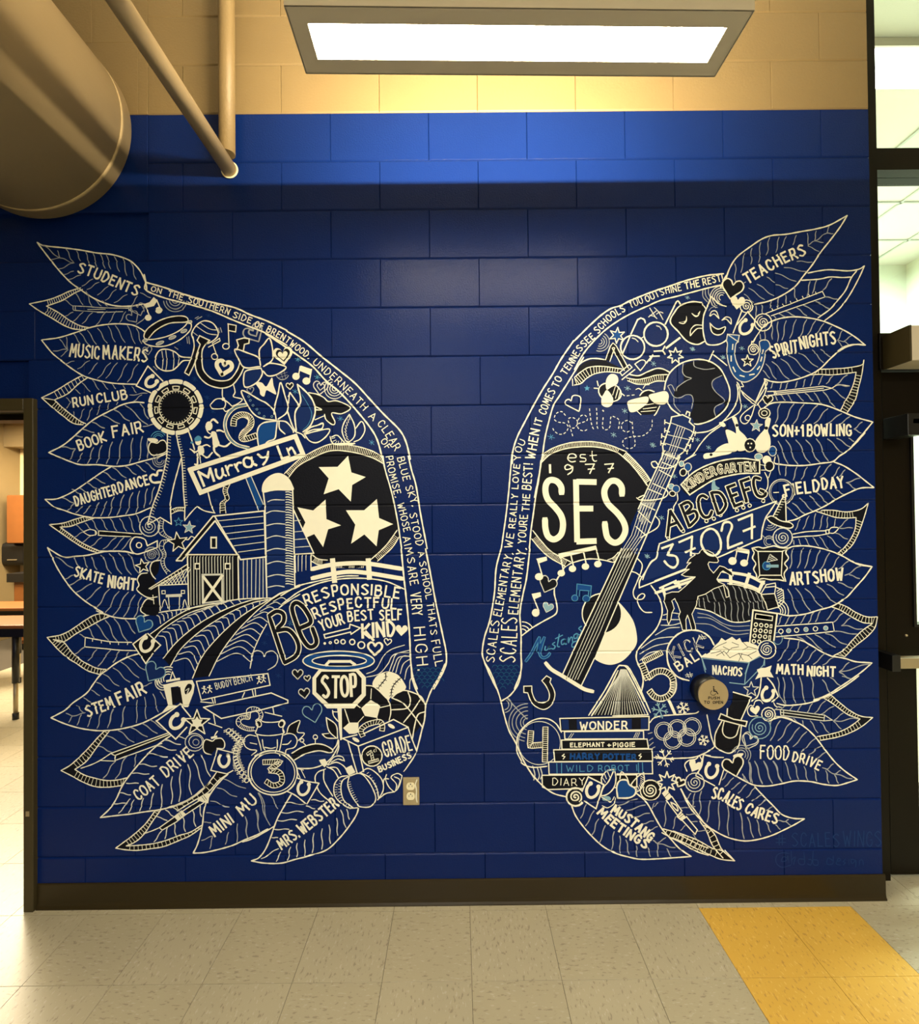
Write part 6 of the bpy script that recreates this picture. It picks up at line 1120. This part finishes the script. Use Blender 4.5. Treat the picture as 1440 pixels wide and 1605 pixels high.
for r_ in range(4):
    for c_ in range(4 if r_ < 3 else 2):
        x_, y_ = 715+c_*48-r_*6, 800+c_*5+r_*50
        if c_ < 3: CI(x_, y_, 15, 16, 0, 9)
        else: L('!o%d %d %d %d %d %d %d %d' % (x_-14, y_-14, x_+2, y_-14, x_, y_+14+(r_ == 2)*8, x_-16, y_+14+(r_ == 2)*8), 7)
part('spiral'); LV(6); SP(815, 1025, 82, 2.8, 8, 'C', 0, True, 'X', 9)
part('meadow_fence', 'cream rail fence behind the rearing horse'); LV(3); L('395 315 480 330 650 360 790 430|355 400 470 405 640 445 750 490', 26); L('!485 310 490 430|!655 345 620 460|!785 405 740 500', 30); L('!-150 470 -5 405|!-5 425 150 375', 18); CI(-10, 420, 20, None, 0, 0, 'C', 'C')
U('j'); L('730 400 820 370 1080 285', 24); L('!795 350 820 430|!935 300 950 350', 26)
part('hill', 'rounded hill with vertical furrows'); U('k'); LV(1); F('190 560 300 500 400 455 500 440 640 470 760 520 800 600 820 665 680 680 660 770 560 780 430 750 300 680 165 650', 'K'); L('460 430 560 445 680 480 760 520|165 650 300 680 400 730 500 775 600 778 665 765', 10)
V('380 465 440 590;430 600 450 750;455 455 495 590;490 600 500 770;505 450 560 600;545 600 560 775;560 460 620 600;590 600 610 770;610 470 670 600;650 600 655 720;660 490 720 600;690 600 700 660;710 510 760 590;730 590 745 660;310 490 360 590;340 600 350 700;260 520 300 600;380 600 400 720;200 560 210 640;240 560 260 660;760 540 790 660', 7, 'G', .04)
part('river', 'blue rolling water lines'); LV(1); F('165 655 300 690 400 740 500 785 600 790 665 770 655 900 480 920 300 900 150 860', 'N'); L('190 695 300 720 420 790 520 815 660 810|190 735 300 745 420 810 520 855 660 850|170 790 300 800 400 850 520 890 650 880', 7, 'G'); U('j'); F('790 690 960 600 960 720 900 800 830 930 600 1010 600 900 740 780', 'N'); L('600 900 720 820 830 800 920 795|590 950 720 880 860 850|590 1010 680 940 830 920|730 780 840 720 950 710|780 690 880 690 960 670|790 640 880 640 950 640|800 600 880 580 960 590', 8, 'W')
part('horse', 'rearing black horse with a white outline'); LV(5)
hs = '1140 20 1160 -5 1185 15 1205 15 1250 40 1290 85 1300 110 1290 125 1260 125 1215 120 1205 140 1220 180 1255 220 1310 155 1350 165 1420 210 1432 245 1415 245 1340 200 1320 215 1285 275 1300 300 1350 320 1385 370 1395 430 1370 440 1360 400 1345 330 1260 360 1180 410 1115 430 1100 510 1060 590 1090 690 1095 730 1060 735 1035 640 1020 600 1005 640 1010 735 975 735 965 690 940 610 955 570 930 500 905 450 880 470 900 540 880 580 870 640 850 685 835 640 840 560 810 480 820 410 880 390 940 390 1000 340 1090 255 1000 250 965 235 1035 185 1000 190 1020 150 1050 125 1015 130 1040 90 1075 65 1090 55 1060 40 1110 45 1125 40'
F('!'+hs, 'K'); L('!o'+hs, 7)
part('kickball', 'round ball lettered KICK BALL'); LV(4); L('1035 1190 960 1170 900 1130 850 1050 835 950 850 870 910 790 990 745 1070 735 1150 750 1220 800 1260 870', 14); sub('lettering'); LV(5); OS('!880 900 920 1000|!960 860 905 950 1000 970|!975 880 1000 930|1060 840 1010 860 1020 900 1070 890|!1045 800 1100 880|!1110 820 1080 860 1150 880', 8, 'X', 6, 'G') if False else None
T('KICK', '905 1010 1010 950 1160 890', 110, 17, 'W'); LV(6); T('KICK', '905 1010 1010 950 1160 890', 110, 8, 'X'); T('BALL', '945 1105 1050 1040 1185 955', 78, 14); L('!1125 780 1155 820|!1145 775 1175 815|!1120 800 1185 790|!1130 815 1190 805|!1015 1125 1035 1165|!1040 1115 1055 1160|!1000 1140 1065 1130|!1005 1155 1065 1145', 6, 'W')
part('snack_tray', 'blue tray of cream chips lettered NACHOS'); U('k'); LV(4); F('!225 1085 240 1215 300 1260 330 1400 620 1430 680 1400 795 1180 790 1070 650 1140', 'N'); L('!225 1095 260 1230', 8, 'T'); L('!240 1105 640 1145|!795 1070 795 1170|!640 1145 790 1070', 6, 'T'); U('n'); L('!1055 230 1190 245 1360 70 1370 20|!1235 40 1200 150 1190 240|!805 10 840 110', 8, 'T'); F('!805 0 1230 30 1365 -20 1370 60 1190 245 1060 230 840 120', 'N'); L('!1055 230 1190 245 1362 68|!805 10 840 110|!1232 40 1195 150', 8, 'T')
sub('chips'); U('k'); LV(5); F('!225 1095 300 1050 345 990 380 960 405 920 440 945 500 910 540 940 570 920 590 960 640 955 720 985 770 1035 780 1065 650 1140 450 1120'); LV(6); L('!300 1040 380 990 450 960|!360 1080 430 1040 480 1100|!450 1060 500 1010 560 1000|!420 1000 480 1030|!480 1100 560 1060 600 1120|!560 1060 650 1080 680 1110|!600 1030 650 1000 720 1020|!640 1080 720 1040|!310 1060 400 1040 430 1080|!500 960 560 985|!600 960 640 1000|!560 1130 590 1060', 5, 'K')
sub('lettering'); U('n'); LV(7); T('NACHOS', '905 150 1020 155 1160 170', 72, 14)
part('flag_pole_star', 'solid cream star with a ribbon'); U('l'); LV(6); F('!250 960 280 960 340 938 325 990 358 1048 300 1040 240 1045 190 1065 220 1010 205 975'); L('245 1045 235 1140 210 1220 160 1262|300 1050 350 1110 400 1220', 12)
part('horseshoe_flag'); LV(4); HS(300, 1205, 58, 25, 26); L('400 1215 370 1250 340 1267', 10)
part('star'); U('l'); SR(155, 1155, 70, 0, 8, 'W', 'N')
part('top_hat', 'black top hat seen behind the round push button'); U('n'); LV(4); F('!1085 315 1250 360 1165 560 1160 610 1140 800 1060 860 980 850 925 800 920 720 985 570 1030 530 1040 470 1080 400', 'K'); L('!1088 315 1250 362|!1250 362 1160 560|!1035 465 1030 530', 11); L('985 575 930 680 920 750 930 810 990 850 1060 865 1130 810 1150 720 1162 610', 11); F('1005 580 990 660 1010 710 1060 730 1110 710 1130 660 1145 610', 'X'); L('1005 580 990 660 1010 710 1060 730 1110 710 1130 660 1145 610', 10); F('!970 510 960 560 1200 620 1210 580 1080 560', 'K'); L('!o975 510 955 560 1200 625 1212 580 1090 560', 11)
part('olympic_rings', 'five interlocked outlined rings'); LV(4)
for x_, y_ in ((460, 668), (582, 645), (716, 628), (542, 748), (668, 722)): CI(x_, y_, 82, None, 0, 7, 'W'); CI(x_, y_, 66, None, 0, 7, 'W')
part('ring_banner', 'outlined banner around the rings'); LV(3); L('335 590 370 550 440 530 560 520 680 512 750 505 775 490|370 905 460 915 600 912 720 905 800 880 880 840 920 805|850 520 870 620 890 720 920 805|825 880 900 900 1000 905', 11); L('!320 690 355 680|!330 750 360 730|!330 800 365 770|!360 820 380 810', 8, 'G')
part('snowflake'); LV(4); SNOW(635, 460, 55, 10); part('snowflake'); SNOW(820, 750, 48, 9); part('snowflake'); SNOW(468, 910, 82, 9); part('snowflake', 'dusty blue snowflake'); SNOW(425, 480, 72, 10, 'T')
part('heart'); LV(4); HT(740, 980, 62, 25, 0, 'C', 'C'); L('670 1030 650 970 690 930 750 920 780 890 800 920|750 1060 800 990 820 880', 10); HT(1090, 985, 100, -15, 12, 'C', 'K'); HT(1285, 478, 46, -10, 0, 'C', 'C'); L('1310 530 1240 530 1215 480 1240 435 1270 440 1285 400 1330 390 1355 420', 8); HT(1235, 745, 70, 30, 8, 'W'); L('1240 830 1290 770 1310 700', 0.1); HT(608, 1130, 46, 25, 14, 'C', 'K')
part('horseshoe_flag'); LV(3); L('!820 880 770 1050|!750 1070 920 1160|!1000 1020 960 1150|!820 880 880 890', 10); LV(4); HS(890, 1030, 62, 15, 26)
part('spiral'); SP(1405, 515, 62, 2.3, 9); SP(740, 1130, 85, 2.4, 8, 'W', 1); SP(340, 1200, 92, 2.6, 11, 'C', 0, True, 'K'); U('o'); SP(405, 465, 98, 2.6, 8, 'T', 0, True, 'N', 9); U('n'); ARC(1160, 880, (85, 62, 40), 200, 400, 8, 'G'); F('1085 890 1130 870 1180 870 1150 910 1120 930')
part('heart'); U('o'); HT(312, 590, 78, 20, 8, 'W', 'N')
part('burst_star', 'pointed cream burst star'); U('p'); LV(4); SR(1065, 380, 95, 0, 12, 'C', 'N', 8, .5); L('!1190 440 1240 540|!1150 340 1140 330', 12)
part('spiral'); U('p'); SP(240, 512, 82, 2.2, 14, 'C', 0, True, 'K', 16)
part('horseshoe_flag', 'flag with a horseshoe over the lowest book'); LV(5); F('!355 330 490 400 420 615 300 560 300 460', 'X'); L('!355 330 300 460|!355 330 495 400 425 618|!425 618 320 550', 12); LV(6); HS(390, 460, 62, 22, 26)
part('leaf', 'curved striped leaf beside the flag'); LV(5); F('590 262 500 290 470 380 500 410 480 500 560 470 600 380 610 300', 'X'); L('590 262 520 280 475 340 480 400|590 262 605 340 590 420 540 480 475 500 490 430 540 370 590 262', 11); L('500 300 520 350|530 285 550 335|485 340 510 380', 8)
part('heart', 'dark blue heart with a thick cream outline'); LV(6); F('620 520 612 420 640 365 700 360 725 400 780 440 775 490 720 520', 'B'); LV(7); L('620 522 612 420 640 365 700 360 725 400 780 440 775 490 720 520 620 522', 14); L('640 350 655 285 700 330 720 380', 10)
part('leaf'); LV(5); L('855 290 790 340 740 410 770 460|855 290 860 380 830 440 790 470', 10); TK('855 320 845 400 800 460', 9, 30, 6, 'C', 120); L('470 510 520 540 560 560 590 510|480 590 530 610 590 570 600 520', 8); CI(520, 530, 40, 26, 0, 0, 'C', 'T')
part('hashtag_lettering', 'faint blue hashtag and artist handle near the floor'); U('r'); LV(1)
T('#', '200 480 280 478', 100, 9, 'D'); T('SCALES', '340 480 745 478', 112, 9, 'D'); T('WINGS', '785 480 1110 478', 130, 9, 'D'); L('300 580 260 570 245 610 290 600 300 560 310 620|330 640 250 660 200 620 205 560 250 535 310 540', 8, 'D'); L('330 520 335 630|330 600 365 570 350 640|440 530 445 630 400 630 395 590 440 590|480 590 510 600 500 640 470 630|520 520 520 630 560 640 560 600 525 595|690 600 650 580 640 630 690 630 695 560|720 610 760 600 740 580 720 630 760 640|800 590 780 610 800 620 780 640|830 590 830 640|890 600 850 590 860 630 890 600 890 660|920 640 925 600 950 600 955 640', 8, 'D')
part('outlet_stroke', 'white brush strokes crossing the outlet plate'); flush()
# writing engraved on the push plate
class _P: pass
S.Y = -.0742; S.woff = tuple(pb.location); S.wing = pb; part('engraved_lettering', 'dark engraved wheelchair symbol over PUSH TO OPEN'); S.ox, S.oy, S.k = 1050, 1030, 11.077; LV(0)
T('PUSH', '665 728 855 728', 42, 11, 'K'); T('TO', '590 805 680 805', 42, 11, 'K'); T('OPEN', '745 805 915 805', 42, 11, 'K')
CI(755, 515, 13, None, 0, 0, 'K', 'K'); L('!755 540 760 590 800 595 828 635', 18, 'K'); L('!755 565 790 570', 9, 'K'); L('725 580 700 620 720 655 765 660 795 630', 9, 'K')
S.Y = -.0075; S.woff = tuple(ou.location); S.wing = ou; part('paint_stroke', 'cream mural strokes crossing the cover plate'); S.ox, S.oy, S.k = 620, 1200, 20.06
L('670 440 650 500 615 590 640 700 655 820 640 960 650 1060 675 1150', 32)
flush(); S.Y = 0.0
